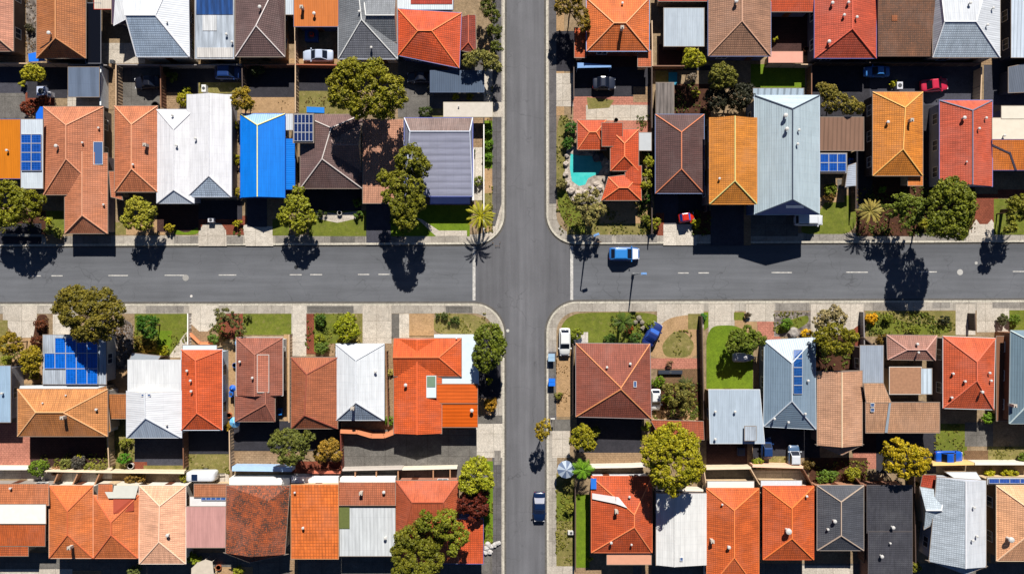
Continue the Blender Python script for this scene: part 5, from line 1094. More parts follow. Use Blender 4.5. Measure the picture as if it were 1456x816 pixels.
tarp('grey blue awning over the dark patio below the orange hip roof at the top', [(821, 89), (869, 93), (869, 96), (821, 97)], 2.0, (110, 150, 200), 'patio_awning', 'awning')
def parasol(label, px, py, r, c, c2=None, h=2.2):
    p = at(px, py, h); t = thing('parasol', label, 'parasol', (p.x, p.y, G0), 'garden parasols')
    n = 12; vs = [(0, 0, h+.3)]+[(r*math.cos(2*math.pi*i/n), r*math.sin(2*math.pi*i/n), h-.1) for i in range(n)]
    me_f = [(0, 1+i, 1+(i+1) % n) for i in range(n)]
    me = bpy.data.meshes.new('canopy'); me.from_pydata(vs, [], me_f); me.materials.append(plain(c, .6)); me.materials.append(plain(c2 or c, .6))
    for i, q in enumerate(me.polygons): q.material_index = i % 2
    o = bpy.data.objects.new('canopy', me); link(o, t); mb = MB(); mb.tube([(0, 0, 0), (0, 0, h+.35)], [.04, .04], 8); local('pole', mb.v, mb.f, plain((200, 200, 200), .4), t)
parasol('blue parasol between the vermilion roof and the dusty brown pink roof', 341, 488, .68, (40, 140, 210), (80, 170, 225))
parasol('small blue parasol halfway down the side path beside the vermilion roof', 331, 552, .5, (10, 90, 190))
parasol('pale blue parasol at the lower end of the side path beside the vermilion roof', 334, 600, .75, (90, 170, 220), (130, 190, 225))
parasol('blue grey lattice parasol at the corner of the driveway by the cross street', 805, 667, 1.25, (96, 112, 140), (170, 182, 196))
def unit(label, px, py, d, c, name='air_conditioner', cat='air conditioner', z=0):
    p = at(px, py, d[2]+z); t = thing(name, label, cat, (p.x, p.y, G0)); mb = MB(); mb.box((0, 0, d[2]/2+z), d); local('casing', mb.v, mb.f, plain(c, .5), t)
    mb = MB(); mb.tube([(0, 0, d[2]+z-.02), (0, 0, d[2]+z+.03)], [min(d[:2])*.36]*2, 14); local('fan_grille', mb.v, mb.f, plain((70, 72, 76), .5), t)
unit('white air conditioner on the patch of dry lawn in the top left rows', 290, 126, (.6, 1.0, .8), (220, 220, 216))
unit('white box in the garden beside the grey blue shed', 59, 130, (1.2, 1.3, .7), (180, 190, 214))
unit('white unit on a post beside the red bush at the left', 71, 134, (.5, .6, .8), (214, 214, 220))
unit('small grey unit on the pale yard left of the white roof', 159, 88, (.5, .5, .6), (90, 92, 96))
unit('blue table with a red parasol base in the shaded patio by the white parked car', 443, 51, (1.8, 1.6, .7), (30, 70, 130), 'patio_table', 'table')
unit('red stool on the blue patio table', 443, 49, (.5, .5, .35), (190, 30, 24), 'garden_stool', 'stool', .75)
unit('white appliance beside the small yellow bush above the amber yellow roof', 1279, 122, (.8, 1.0, .9), (206, 206, 214))
unit('blue box beside the low roof with solar panels', 1210, 230, (.7, 1.0, .8), (24, 110, 206), 'storage_box', 'box')
unit('blue bin in shade between the white roof and the vermilion side path', 329, 560, (.6, .8, .9), (20, 100, 200), 'wheelie_bin', 'bin')
unit('blue tub between the dusty pink brown house and the brick red roof', 397, 585, (.8, .9, .6), (30, 110, 190), 'storage_tub', 'tub')
unit('white crate on the shaded patio of the broad white house', 300, 313, (.8, .6, .7), (190, 190, 196), 'storage_crate', 'crate')

def tub(label, px, py, r, h, c):
    p = at(px, py, h); t = thing('plant_pot', label, 'pot', (p.x, p.y, G0)); mb = MB(); mb.tube([(0, 0, 0), (0, 0, h), (0, 0, h), (0, 0, h-.1)], [r*.8, r, r*.82, r*.8], 14); local('pot', mb.v, mb.f, plain(c, .7, 0, .2, 3), t)
    mb = MB(); mb.tube([(0, 0, h-.16), (0, 0, h-.09)], [r*.78, r*.78], 12); local('soil', mb.v, mb.f, plain((60, 46, 36), .9, 0, .3, 4), t)
tub('dark round tub at the lower right corner of the concrete yard with the black car', 221, 150, .55, .6, (46, 42, 44))
tub('dark pot on the pale patio north of the pool villa', 876, 171, .3, .7, (70, 52, 46))
tub('white pot on the curved path of the purple brown house', 483, 303, .35, .4, (206, 200, 190))
tub('terracotta pot beside the canvas cover at the bottom left', 311, 806, .4, .4, (180, 96, 60))
tub('pale pot beside the cream wall of the narrow dry yard', 186, 662, .45, .5, (196, 190, 184))
tub('brown pot at the corner of the purple courtyard', 1146, 70, .35, .5, (120, 84, 66))
tub('blue pot on the side path beside the vermilion roof', 334, 519, .35, .5, (40, 90, 160))
tub('terracotta pot low on the side path beside the vermilion roof', 326, 590, .38, .4, (190, 100, 60))
unit('white crate on the side path between the vermilion and dusty pink roofs', 341, 516, (.7, .6, .5), (210, 206, 200), 'storage_crate', 'crate')
unit('grey box on the brown paved yard south of the pale grey blue roof', 1054, 642, (1.0, 1.1, .5), (60, 66, 90), 'storage_box', 'box')
unit('dark bench on the deck south of the pink paving', 953, 529, (3.4, .5, .45), (48, 54, 66), 'garden_bench', 'bench')
unit('white low wall box on the grass verge by the fence at the bottom', 812, 757, (.9, .5, .5), (196, 194, 190), 'meter_box', 'box')
# ------------------------------------------------ vegetation
LG = {}
def leaves_np(cs, rs, per, leaf, seed, sq=1.0):
    """cs: clump centres Nx3, rs: clump radii; returns verts, faces for leaf quads wrapped round each clump"""
    rng = np.random.default_rng(seed); n = len(cs)
    idx = np.repeat(np.arange(n), per); m = len(idx)
    d = rng.normal(size=(m, 3)); d[:, 2] += .35; d /= np.linalg.norm(d, axis=1)[:, None]
    rr = rs[idx]*(.55+.5*rng.random(m)**.6); c = cs[idx]+d*rr[:, None]*np.array([1, 1, sq])
    nn = d+rng.normal(size=(m, 3))*.45; nn[:, 2] += .25; nn /= np.linalg.norm(nn, axis=1)[:, None]
    a = rng.normal(size=(m, 3)); u = np.cross(nn, a); u /= np.linalg.norm(u, axis=1)[:, None]+1e-9; v = np.cross(nn, u)
    s = leaf*(.6+.8*rng.random(m))[:, None]
    V = np.stack([c-u*s, c-v*s*.6, c+u*s, c+v*s*.6], 1).reshape(-1, 3)
    F = np.arange(m*4).reshape(-1, 4); return V, F
def mesh_np(name, V, F, m):
    me = bpy.data.meshes.new(name); me.vertices.add(len(V)); me.vertices.foreach_set('co', V.astype('f').ravel())
    me.loops.add(F.size); me.loops.foreach_set('vertex_index', F.astype('i').ravel())
    me.polygons.add(len(F)); me.polygons.foreach_set('loop_start', np.arange(0, F.size, 4, dtype='i')); me.polygons.foreach_set('loop_total', np.full(len(F), 4, dtype='i'))
    me.update(); me.validate(); me.materials.append(m); return me
SEED = [100]
BARK = None
def barkm():
    global BARK
    if not BARK: BARK = ground_mat('bark', (98, 80, 64), (64, 50, 40), 3, 8, .3)
    return BARK
def tree(label, lobes, hc, c=(116, 116, 28), clump=.62, leaf=.17, dens=1.0, flat=.75, sparse=0, name='tree', cat='tree', group='garden trees', seed=None):
    """lobes: (px, py, r_px[, dz])"""
    SEED[0] += 1; sd_ = seed or SEED[0]; rng = np.random.default_rng(sd_)
    wt = sum(l[2]**2 for l in lobes); cx = sum(l[0]*l[2]**2 for l in lobes)/wt; cy = sum(l[1]*l[2]**2 for l in lobes)/wt
    base = at(cx, cy, hc); t = thing(name, label, cat, (base.x, base.y, G0), group)
    cs = []; Ls = []
    for l in lobes:
        dz = l[3] if len(l) > 3 else 0; p = at(l[0], l[1], hc+dz); r = l[2]*S*(HC-hc)/HC
        rz = min(r*flat*1.1, max(.4, hc+dz-.15)); Ls.append((np.array([p.x-base.x, p.y-base.y, p.z-G0]), r, rz))
    # sub-lobes for an uneven outline
    sub = []
    for (c0, r, rz) in Ls:
        k = 3+int(r*2.2)
        for i in range(k):
            d = rng.normal(size=3); d[2] = abs(d[2])*.9-.15; d /= np.linalg.norm(d); sr = r*rng.uniform(.30, .46)
            sub.append((c0+d*np.array([r, r, rz])*rng.uniform(.48, .68), sr, sr*.8))
        sub.append((c0, r*.80, rz*.80))
    for (c0, r, rz) in sub:
        a = 4*math.pi*r*r; k = max(6, int(a/(clump*clump)*.95*dens))
        d = rng.normal(size=(k, 3)); d[:, 2] = np.where(d[:, 2] < -.3, -d[:, 2], d[:, 2]); d /= np.linalg.norm(d, axis=1)[:, None]
        cs.append(c0+d*np.array([r, r, rz])*(.84+.2*rng.random((k, 1))))
    cs = np.concatenate(cs)
    # drop clumps buried deep inside another lobe
    keep = np.ones(len(cs), bool)
    for (c0, r, rz) in sub:
        q = (cs-c0)/np.array([r, r, rz]); keep &= ~((q**2).sum(1) < .50)
    cs = cs[keep]
    # thin to clump spacing
    g_ = {}; kk = []
    for i, p in enumerate(cs):
        key = tuple((p/(clump*.72)).astype(int))
        if key in g_: continue
        g_[key] = 1; kk.append(i)
    cs = cs[kk]
    if sparse: cs = cs[rng.random(len(cs)) > sparse]
    cs = cs[cs[:, 2] > .1]
    rs = clump*(.42+.34*rng.random(len(cs)))
    leaf *= .72; per = max(10, int(3.6*(clump*.72)**2*4/(leaf*leaf)*.36))
    V, F = leaves_np(cs, rs, per, leaf, sd_)
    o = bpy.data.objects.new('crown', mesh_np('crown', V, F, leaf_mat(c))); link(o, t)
    # trunk and limbs
    mb = MB(); R0 = max(l[1] for l in Ls); tr = max(.05, R0*.055); zt = hc*.55
    mb.tube([(0, 0, -.05), (.03*R0, 0, zt*.5), (0, .03*R0, zt)], [tr*1.35, tr, tr*.85], 8)
    nl = min(12, max(4, len(sub)))
    for i in range(nl):
        c0, r, rz = sub[i*len(sub)//nl]; e = Vector(c0)*1; s0 = Vector((0, 0, zt*.85)); mid = s0.lerp(e, .5)+Vector((rng.uniform(-.2, .2), rng.uniform(-.2, .2), -.1*R0))
        mb.tube([s0, mid, e], [tr*.65, tr*.4, tr*.15], 6)
    mb_o = mk('trunk', [v+Vector((base.x, base.y, G0)) for v in mb.v], mb.f, barkm(), t)
    return t
OL = (120, 118, 24); YG = (138, 138, 26); GR = (78, 104, 30); DG = (58, 72, 26); LI = (150, 150, 30); YE = (176, 140, 10); GB = (120, 118, 92); BRN = (122, 98, 40)
# the large trees
tree('huge dome shaped olive tree between the grey slate roof and the corner roof', [(500, 112, 27), (532, 104, 20), (524, 130, 32), (556, 128, 24), (492, 134, 24), (540, 150, 22), (515, 150, 22), (562, 140, 17), (483, 118, 16)], 8.4, OL, .75, .19)
tree('tall dark olive tree in front of the lavender grey corner roof', [(584, 228, 24), (572, 258, 19), (590, 268, 18), (576, 292, 24), (548, 255, 12), (560, 280, 16), (594, 285, 14), (578, 314, 15), (598, 240, 14)], 6.0, (104, 106, 26), .7, .19)
tree('dense olive tree at the left edge above the western street', [(10, 280, 26), (36, 292, 22), (12, 305, 20), (52, 285, 12), (-8, 290, 22)], 4.4, (112, 114, 24), .7, .19)
tree('round yellow green tree in front of the terracotta hip roof', [(196, 302, 20), (186, 312, 13), (204, 315, 15), (210, 300, 14)], 3.3, (142, 140, 50), .55, .17)
tree('yellow green feathery tree in front of the purple brown tiled house', [(424, 295, 20), (412, 308, 16), (436, 310, 14), (426, 322, 14), (424, 272, 8)], 3.2, (126, 130, 34), .5, .16, sparse=.15)
tree('large dense tree casting the biggest shadow on the eastern street', [(1350, 272, 24), (1360, 300, 26), (1340, 300, 24), (1345, 322, 20), (1366, 284, 20), (1330, 318, 16), (1362, 330, 12), (1335, 280, 16)], 7.6, (98, 106, 26), .68, .19)
tree('loose green tree between the spiky palm and the large dense tree', [(1282, 290, 18), (1270, 298, 12), (1298, 300, 16), (1290, 310, 14), (1308, 290, 12)], 4.2, (96, 108, 36), .55, .17, sparse=.25)
tree('broad olive brown tree spilling over the footpath south of the western street', [(112, 438, 30), (138, 432, 26), (152, 450, 26), (128, 460, 28), (96, 440, 20), (165, 445, 18), (140, 474, 16), (108, 420, 16), (150, 425, 16)], 5.8, (104, 96, 34), .7, .19)
tree('tall oval dark green tree on the southwest corner of the crossing', [(695, 480, 21), (698, 500, 22), (692, 510, 18), (704, 488, 17), (688, 490, 14)], 5.0, (92, 104, 30), .6, .17)
tree('huge round yellow green tree south of the brown pyramid roof', [(948, 634, 32), (970, 650, 28), (935, 650, 24), (958, 670, 30), (980, 665, 20), (940, 676, 18), (955, 690, 14), (975, 630, 20), (925, 635, 14)], 7.0, (138, 134, 26), .72, .19)
tree('bright yellow flowering tree between the bottom row and the tan roof', [(1272, 640, 20), (1290, 648, 22), (1300, 660, 18), (1270, 655, 16), (1312, 650, 12), (1285, 668, 14)], 4.8, (156, 138, 18), .55, .17)
tree('round dark yellow green tree behind the sandy tan gable roof', [(1186, 478, 22), (1180, 490, 20), (1196, 490, 18), (1205, 480, 14), (1170, 480, 14)], 4.8, (112, 108, 22), .6, .17)
tree('round bright tree on the verge at the bottom of the cross street', [(675, 672, 22), (668, 685, 18), (686, 680, 18), (680, 660, 14)], 4.8, (138, 142, 34), .55, .17)
tree('dark lower tree spreading over the red orange roof at the bottom', [(582, 764, 20), (606, 776, 18), (574, 786, 17), (620, 796, 14), (596, 806, 24), (574, 812, 18), (622, 774, 10), (598, 748, 10)], 5.4, (96, 98, 26), .68, .19)
tree('lobed green tree in the middle of the red orange roof', [(634, 738, 18), (642, 752, 16), (626, 752, 12), (650, 768, 12), (644, 780, 9), (660, 762, 8)], 6.6, (108, 114, 32), .58, .18)
tree('small upright tree at the west of the lobed green tree', [(606, 732, 9), (604, 745, 11)], 6.4, (96, 104, 28), .5, .17)
tree('grey green tree above the lichen mottled roof', [(410, 625, 18), (396, 630, 15), (428, 628, 16), (412, 645, 18), (425, 642, 14), (440, 618, 8)], 4.8, (92, 98, 48), .55, .17, sparse=.2)
tree('round clipped tree in the dark yard above the amber house', [(1026, 108, 20), (1034, 112, 16), (1020, 112, 14)], 4.2, (104, 104, 40), .45, .15)
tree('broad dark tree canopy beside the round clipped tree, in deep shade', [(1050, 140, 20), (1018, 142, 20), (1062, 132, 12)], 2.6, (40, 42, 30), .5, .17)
tree('round lime tree below the pale grey flat roof', [(985, 82, 14), (992, 86, 12), (978, 88, 10)], 3.4, LI, .42, .15)
tree('yellow green round tree south of the brown pyramid roof corner', [(828, 618, 17), (836, 628, 14), (820, 626, 12)], 3.8, (128, 124, 24), .5, .16)
tree('street tree with yellow leaves at the kerb of the cross street', [(772, 610, 12), (770, 618, 8), (775, 602, 8)], 4.2, (140, 122, 30), .42, .14, sparse=.15)
tree('grey silver garden tree in the corner above the pool villa pole', [(834, 292, 17), (826, 285, 12), (850, 300, 13), (838, 308, 11), (842, 275, 9)], 3.6, (128, 122, 84), .5, .16, sparse=.35)
tree('berry laden multicolour bush tree above the brown patio roof', [(1178, 132, 14), (1190, 145, 15), (1206, 152, 13), (1180, 150, 12), (1220, 154, 9), (1168, 126, 8)], 3.0, (122, 112, 50), .45, .15)
tree('silver grey bush tree at the top right of the round dark yellow green tree', [(1184, 444, 13), (1174, 452, 14), (1192, 450, 12), (1165, 458, 10)], 3.6, (142, 130, 108), .45, .15, sparse=.2)
tree('grey green tree at the street edge beside the vivid orange red roof', [(668, 86, 12), (682, 82, 13), (698, 90, 13), (706, 96, 8)], 3.4, (120, 118, 66), .45, .15)
tree('leafy dark tree at the top of the cross street, west side', [(694, 8, 12), (700, 24, 12), (704, 45, 12), (706, 68, 10), (690, -6, 12)], 3.4, (84, 92, 30), .5, .16, sparse=.25)
tree('sprawling olive tree at the top of the cross street, east side', [(800, 10, 14), (816, 4, 14), (826, 20, 12), (806, -6, 16), (832, 36, 9)], 4.0, (124, 104, 34), .5, .16, sparse=.25)
tree('bright green bush tree beside the concrete driveway of the third row', [(494, 460, 15), (486, 466, 12), (500, 470, 12), (492, 476, 11)], 3.2, (132, 140, 24), .45, .15)
tree('round dark green bush tree beside the lawn of the third row', [(208, 462, 14), (216, 458, 11), (214, 472, 10)], 3.0, (56, 92, 24), .45, .15)
tree('dark green bush tree at the edge of the bright green lawn', [(1050, 482, 16), (1062, 474, 12), (1042, 492, 12), (1078, 482, 10), (1066, 490, 12)], 2.8, (92, 104, 34), .45, .15)
tree('yellow green tree on the left beside the solar panel roof', [(46, 508, 15), (44, 518, 14), (52, 504, 10)], 3.2, (134, 120, 26), .45, .15)
tree('amber green tree at the left edge beside the pale driveway', [(16, 484, 13), (10, 492, 12), (24, 488, 10)], 3.2, (130, 112, 26), .42, .15)
tree('round leafy tree with yellow leaves at the top left yard', [(46, 104, 14), (54, 106, 12), (40, 106, 10)], 3.2, (150, 146, 34), .42, .15)
tree('round amber brown tree north of the blue roof', [(344, 136, 13), (350, 146, 12), (340, 144, 12)], 3.2, (138, 118, 30), .42, .15)
tree('yellow tree at the right edge above the eastern street', [(1446, 290, 16), (1440, 302, 14), (1456, 300, 16), (1436, 322, 10)], 4.0, (116, 118, 36), .5, .16, sparse=.3)
tree('yellow tuft in the planted bed beside the fence of the pool villa', [(918, 262, 8), (922, 230, 8), (920, 248, 7)], 2.6, (134, 136, 36), .4, .14)
tree('dark red creeper tree over the corner of the red orange roof', [(668, 710, 16), (680, 722, 14), (660, 718, 12), (684, 704, 12), (676, 734, 8)], 4.2, (88, 34, 26), .5, .17)
tree('spotted green tree in the garden beside the small white car', [(962, 560, 15), (975, 552, 12), (968, 580, 11), (982, 568, 10), (950, 552, 10), (958, 572, 10)], 2.8, (112, 108, 58), .5, .15, sparse=.5)
tree('leaning bare branched tree at the street side of the third row', [(325, 448, 12), (335, 458, 11), (316, 452, 8), (344, 468, 9), (312, 444, 6)], 3.0, (92, 94, 60), .42, .14, sparse=.55)
tree('orange brown bushy shrub above the terracotta wall', [(466, 638, 14), (456, 646, 11), (474, 632, 10), (478, 646, 9)], 2.6, (140, 112, 46), .42, .14)
# bushes
def bush(label, px, py, r, c, h=None, **k):
    h = h or max(.5, r*S*.75); rr = r*.72
    return tree(label, [(px-r*.2, py, rr), (px+r*.25, py-r*.15, rr*.85), (px, py+r*.25, rr*.8)], h, c, k.pop('clump', .34), k.pop('leaf', .12), name='shrub', cat='shrub', group='garden shrubs', **k)
for a in [
 ('tall yellow shrub at the corner of the large white roof and patio roof', 272, 70, 12, LI), ('yellow shrub above the white roof with two gables', 264, 142, 13, (146, 140, 24)),
 ('dark red shrub left of the L shaped terracotta house', 42, 153, 14, (110, 46, 26)), ('tiny shrub in the dark patch of the top left yard', 33, 120, 5, LI), ('red brown shrub beside the white box at the left', 60, 144, 10, (120, 60, 40)),
 ('shrub with lime tips in the dark yard below the shade toned slope', 246, 110, 9, (70, 84, 26)), ('lime shrub on the edge of the dark yard', 266, 129, 6, LI),
 ('narrow green shrub between the white roof and the blue roof', 338, 178, 8, YG), ('yellow shrub between the white roof and the blue roof', 337, 228, 9, (140, 136, 20)), ('leafy yellow shrub below the gap beside the blue roof', 341, 274, 10, (134, 122, 40)), ('small yellow shrub beside the red brick paving', 339, 318, 7, (150, 144, 20)),
 ('yellow shrub beside the round tree in front of the white house', 242, 324, 8, (150, 138, 30)), ('dry shrub on the dirt beside the L shaped house', 70, 326, 8, (110, 110, 60)), ('pale green shrub at the foot of the L shaped house', 84, 330, 10, (120, 124, 56)), ('lime tuft in the shade left of the L shaped house', 70, 314, 5, LI),
 ('small dark shrub by the curved path of the purple brown house', 458, 304, 7, DG), ('leafy shrub at the corner of the pale terracotta roof', 509, 288, 8, GR), ('lower leafy shrub at the corner of the pale terracotta roof', 510, 306, 7, GR),
 ('upper hedge shrub on the verge of the northwest corner', 694, 186, 8, (84, 120, 24)), ('second hedge shrub on the verge of the northwest corner', 694, 206, 8, (88, 122, 26)), ('third hedge shrub on the verge of the northwest corner', 694, 224, 8, (80, 116, 24)), ('olive hedge shrub beside the white wall near the corner palm', 680, 258, 9, (92, 104, 26)), ('dark hedge shrub above the white wall near the corner', 671, 218, 6, DG),
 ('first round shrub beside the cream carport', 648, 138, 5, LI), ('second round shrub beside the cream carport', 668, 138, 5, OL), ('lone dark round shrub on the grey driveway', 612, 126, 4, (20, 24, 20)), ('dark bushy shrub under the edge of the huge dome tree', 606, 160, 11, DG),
 ('dark green shrub on the verge north of the pool', 812, 182, 11, (50, 92, 26)), ('lower green shrub on the verge north of the pool', 808, 204, 10, (56, 94, 28)), ('grey green shrub on the verge west of the pool', 798, 262, 10, (112, 106, 70)),
 ('upper dark hedge shrub east of the pool villa', 920, 216, 9, (70, 90, 26)), ('lower dark hedge shrub east of the pool villa', 919, 284, 9, (60, 92, 30)), ('yellow green corner shrub beside the white driveway', 930, 318, 11, (130, 130, 36)), ('olive shrub just left of the yellow green corner shrub', 918, 312, 8, (92, 100, 30)),
 ('lime shrub beside the tiny red car', 989, 318, 8, LI), ('small yellow shrub in the dark yard above the maroon roof', 989, 134, 7, (150, 146, 50)), ('lilac shrub in the dark yard above the maroon roof', 984, 110, 7, (128, 118, 128)), ('tiny lime shrub in the purple courtyard', 1101, 56, 4, LI),
 ('lime shrub beside the white appliance above the amber roof', 1270, 120, 7, LI), ('round green shrub on the lawn beside the white grey shed', 1181, 270, 11, (100, 116, 30)), ('reddish shrub below the round green shrub', 1180, 280, 9, (110, 84, 44)), ('lime tuft in shade left of the spiky palm', 1254, 270, 5, (110, 140, 30)),
 ('purple flowering shrub below the large dense tree', 1330, 308, 9, (118, 96, 120)), ('yellow shrub at the base of the large dense tree', 1312, 318, 9, (130, 128, 30)), 
 ('yellow flower bush at the west end of the flower garden', 1239, 453, 10, (214, 150, 6)), ('yellow flower bush above the slate blue roof', 1147, 475, 9, (214, 160, 6)), ('orange brown shrub beside the small grey roof', 1256, 484, 12, (104, 84, 34)), ('dark spiky shrub in the flower garden', 1343, 454, 8, (44, 50, 34)), ('green shrub near the footpath in the flower garden', 1262, 452, 8, (110, 120, 40)), ('second green shrub near the pale stones in the flower garden', 1300, 470, 10, (112, 120, 44)), ('small dark shrub beside the pale driveway at the far right', 1425, 456, 8, (72, 70, 50)), ('lush shrub on the lawn at the right edge', 1442, 454, 9, (92, 116, 34)),
 ('small grey green shrub in the lawn at the top of the driveway', 1428, 450, 5, (90, 96, 60)),
 ('green shrub in the curved bed of the slate blue house', 1118, 460, 10, (84, 116, 30)), ('small green shrub on the corner strip near the garden fence', 1001, 450, 5, (60, 110, 60)), ('dark twig shrub in the strip beside the pink paving', 1063, 448, 5, (70, 60, 50)),
 ('green shrub east of the white van on the corner', 820, 474, 10, (112, 124, 30)), ('dark green shrub left of the corner palm', 868, 482, 9, (70, 96, 36)), ('dark green shrub right of the corner palm', 904, 480, 9, (66, 92, 34)), ('rust red round shrub beside the corner palm', 893, 467, 8, (120, 60, 30)), ('grass green shrub along the edge of the corner lawn', 924, 462, 9, (112, 124, 40)),
 ('small grey shrub on the pink paving', 952, 517, 5, (120, 92, 84)), ('green shrub at the wall of the pyramid roof house', 936, 542, 10, (92, 116, 26)), ('lower green shrub beside the small white car', 950, 568, 9, (110, 120, 30)), ('lime shrub below the brown pyramid roof', 918, 606, 8, (128, 134, 28)), ('small green shrub on the sandy verge by the fence', 794, 562, 6, (110, 110, 50)),
 ('olive shrub under the round yellow green tree by the driveway', 846, 614, 9, (112, 112, 26)),
 ('green shrub between the two white walled courts of the bottom row', 1077, 658, 10, (120, 130, 36)), ('wide green shrub behind the charcoal grey roof', 1170, 677, 12, (88, 112, 44)), ('second wide green shrub behind the charcoal grey roof', 1182, 676, 10, (84, 108, 40)), ('yellow green shrub behind the gap of charcoal and black roofs', 1212, 673, 13, (126, 126, 34)), ('brown shrub left of the wide green shrub', 1150, 660, 9, (96, 80, 44)),
 ('green shrub below the crimson orange roof', 1405, 594, 11, (96, 128, 26)), ('lime shrub behind the pale wall at the bottom right', 1407, 672, 8, (160, 156, 20)), ('low lime hedge shrub behind the solar strip', 1430, 673, 9, (150, 150, 30)), ('second low lime hedge shrub behind the solar strip', 1441, 674, 8, (140, 142, 30)), ('green shrub at the right edge above the pale wall', 1456, 650, 10, (96, 116, 44)),
 ('lime shrub beside the white corner court of the grey roof', 1304, 686, 5, (120, 116, 50)), ('small shrub in the gap under the black roof', 1302, 806, 9, (110, 112, 36)),
 ('round green shrub above the cream garden wall at the left', 56, 665, 17, (96, 120, 36)), ('pale green shrub beside the purple flower bed', 94, 660, 10, (112, 116, 66)), ('lilac grey shrub in the flower bed of the dark yard', 112, 656, 12, (78, 76, 84)), ('lime shrub in the flower bed of the dark yard', 128, 664, 9, (124, 128, 60)), ('small lime shrub on top of the flower bed', 115, 649, 5, LI), ('pale shrub at the east end of the flower bed', 143, 666, 9, (128, 126, 72)), ('rosy shrub at the west end of the flower bed', 80, 669, 8, (150, 110, 90)),
 ('round clipped green shrub in the narrow dry yard', 177, 652, 11, (72, 122, 24)), ('tall green grass shrub in the narrow dry yard', 180, 630, 9, (120, 124, 50)), ('dry brown hedge shrub above the grey panelled orange roof', 188, 680, 11, (122, 96, 50)), ('second dry brown hedge shrub beside the peach roof', 200, 680, 8, (128, 100, 52)), ('lime shrub next to the caravan', 262, 678, 8, (128, 126, 34)),
 ('green shrub below the pale peach roof', 270, 791, 10, (124, 138, 40)), ('right hand green shrub beside the canvas cover', 280, 796, 8, (130, 142, 44)), ('pale shrub at the bottom below the orange hip roofs', 192, 811, 11, (96, 106, 66)), ('lime shrub at the bottom beside the lichen mottled roof', 340, 812, 10, (124, 128, 36)),
 ('round golden shrub beside the corner house path', 554, 530, 6, (168, 156, 96)), ('green shrub at the bottom of the side path', 554, 598, 8, (90, 120, 34)), ('golden brown shrub on the verge of the southwest corner house', 698, 574, 12, (150, 112, 30)), ('lime tuft in the shade of the tall oval tree', 696, 542, 5, (150, 150, 20)),
 ('first cypress shrub in the corner dry lawn', 632, 450, 6, (70, 84, 40)), ('second cypress shrub in the corner dry lawn', 641, 457, 6, (64, 80, 36)), ('third cypress shrub in the corner dry lawn', 649, 455, 7, (70, 84, 40)), ('tiny cypress shrub in the corner dry lawn', 622, 450, 4, (60, 74, 36)),
 ('dark green shrub at the corner of the third row garden', 456, 454, 10, (64, 92, 30)), ('lime shrub in the middle of the third row garden', 454, 482, 9, (124, 132, 40)), ('spiky green shrub near the brick red roof', 458, 494, 12, (92, 112, 50)), ('low lime shrub beside the bright green bush tree', 486, 484, 8, (150, 148, 20)), ('pale dry shrub right of the bright green bush tree', 506, 484, 8, (150, 140, 90)),
 ('clipped tan hedge mound in the third row garden', 202, 484, 12, (118, 104, 46)), ('second clipped tan hedge mound in the third row garden', 216, 492, 11, (124, 108, 46)), ('third clipped tan hedge mound near the white roof', 204, 496, 11, (112, 94, 40)), ('lime shrub right of the tan hedge mounds', 232, 498, 10, (136, 136, 24)), ('bluish green shrub beside the bare branched tree', 304, 482, 9, (96, 124, 60)), ('brown shrub below the bare branched tree', 318, 478, 8, (110, 90, 56)),
 ('red brown shrub in the mulch bed at the left', 58, 462, 9, (96, 50, 30)), ('dark red shrub at the bottom of the mulch bed', 54, 484, 10, (86, 44, 28)), ('small green shrub beside the light blue roof', 12, 512, 10, (118, 124, 40)), ('olive shrub below the yellow green tree at the left', 50, 532, 9, (110, 104, 30)),
 ('green shrub on the small lawn near the blue parasol', 352, 452, 6, (92, 104, 50)), ('multicolour tub shrub at the lower side path', 324, 606, 8, (140, 116, 40)),
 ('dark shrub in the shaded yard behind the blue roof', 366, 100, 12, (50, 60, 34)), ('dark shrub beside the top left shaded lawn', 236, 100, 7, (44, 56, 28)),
 ('sun bleached shrub on the dry verge of the bottom cross street', 810, 722, 9, (116, 120, 50)), ('green shrub on the dry verge north of the lawn strip', 806, 692, 7, (96, 96, 60)), ('small lime shrub at the corner of the peach awning', 839, 794, 4, LI),
 ('dark creeper shrub on the rocks left of the ochre brown roof', 43, 40, 7, (70, 66, 54)),
]:
    lab, px, py, r, c = a; bush(lab, px, py, r, c)

# low weeds, litter and tufts: nobody could count them
def cover(name, areas, c, leaf=.09, h=.12, seed=1):
    rng = np.random.default_rng(seed); cs = []
    for (x0, y0, x1, y1, dens) in areas:
        A = (x1-x0)*(y1-y0)*S*S; k = int(A*dens*1.8); n0 = max(2, int(k/9))
        hub = rng.random((n0, 2))*[x1-x0, y1-y0]+[x0, y0]; j = rng.integers(0, n0, k)
        q = hub[j]+rng.normal(size=(k, 2))*4.5; q[:, 0] = np.clip(q[:, 0], x0, x1); q[:, 1] = np.clip(q[:, 1], y0, y1)
        cs.append(np.stack([(q[:, 0]-728)*S, (408-q[:, 1])*S, np.full(k, G0+.05)], 1))
    cs = np.concatenate(cs); V, F = leaves_np(cs, np.full(len(cs), h), 9, leaf, seed)
    o = bpy.data.objects.new(name, mesh_np(name, V, F, leaf_mat(c))); C.objects.link(o); tag(o, kind='stuff')
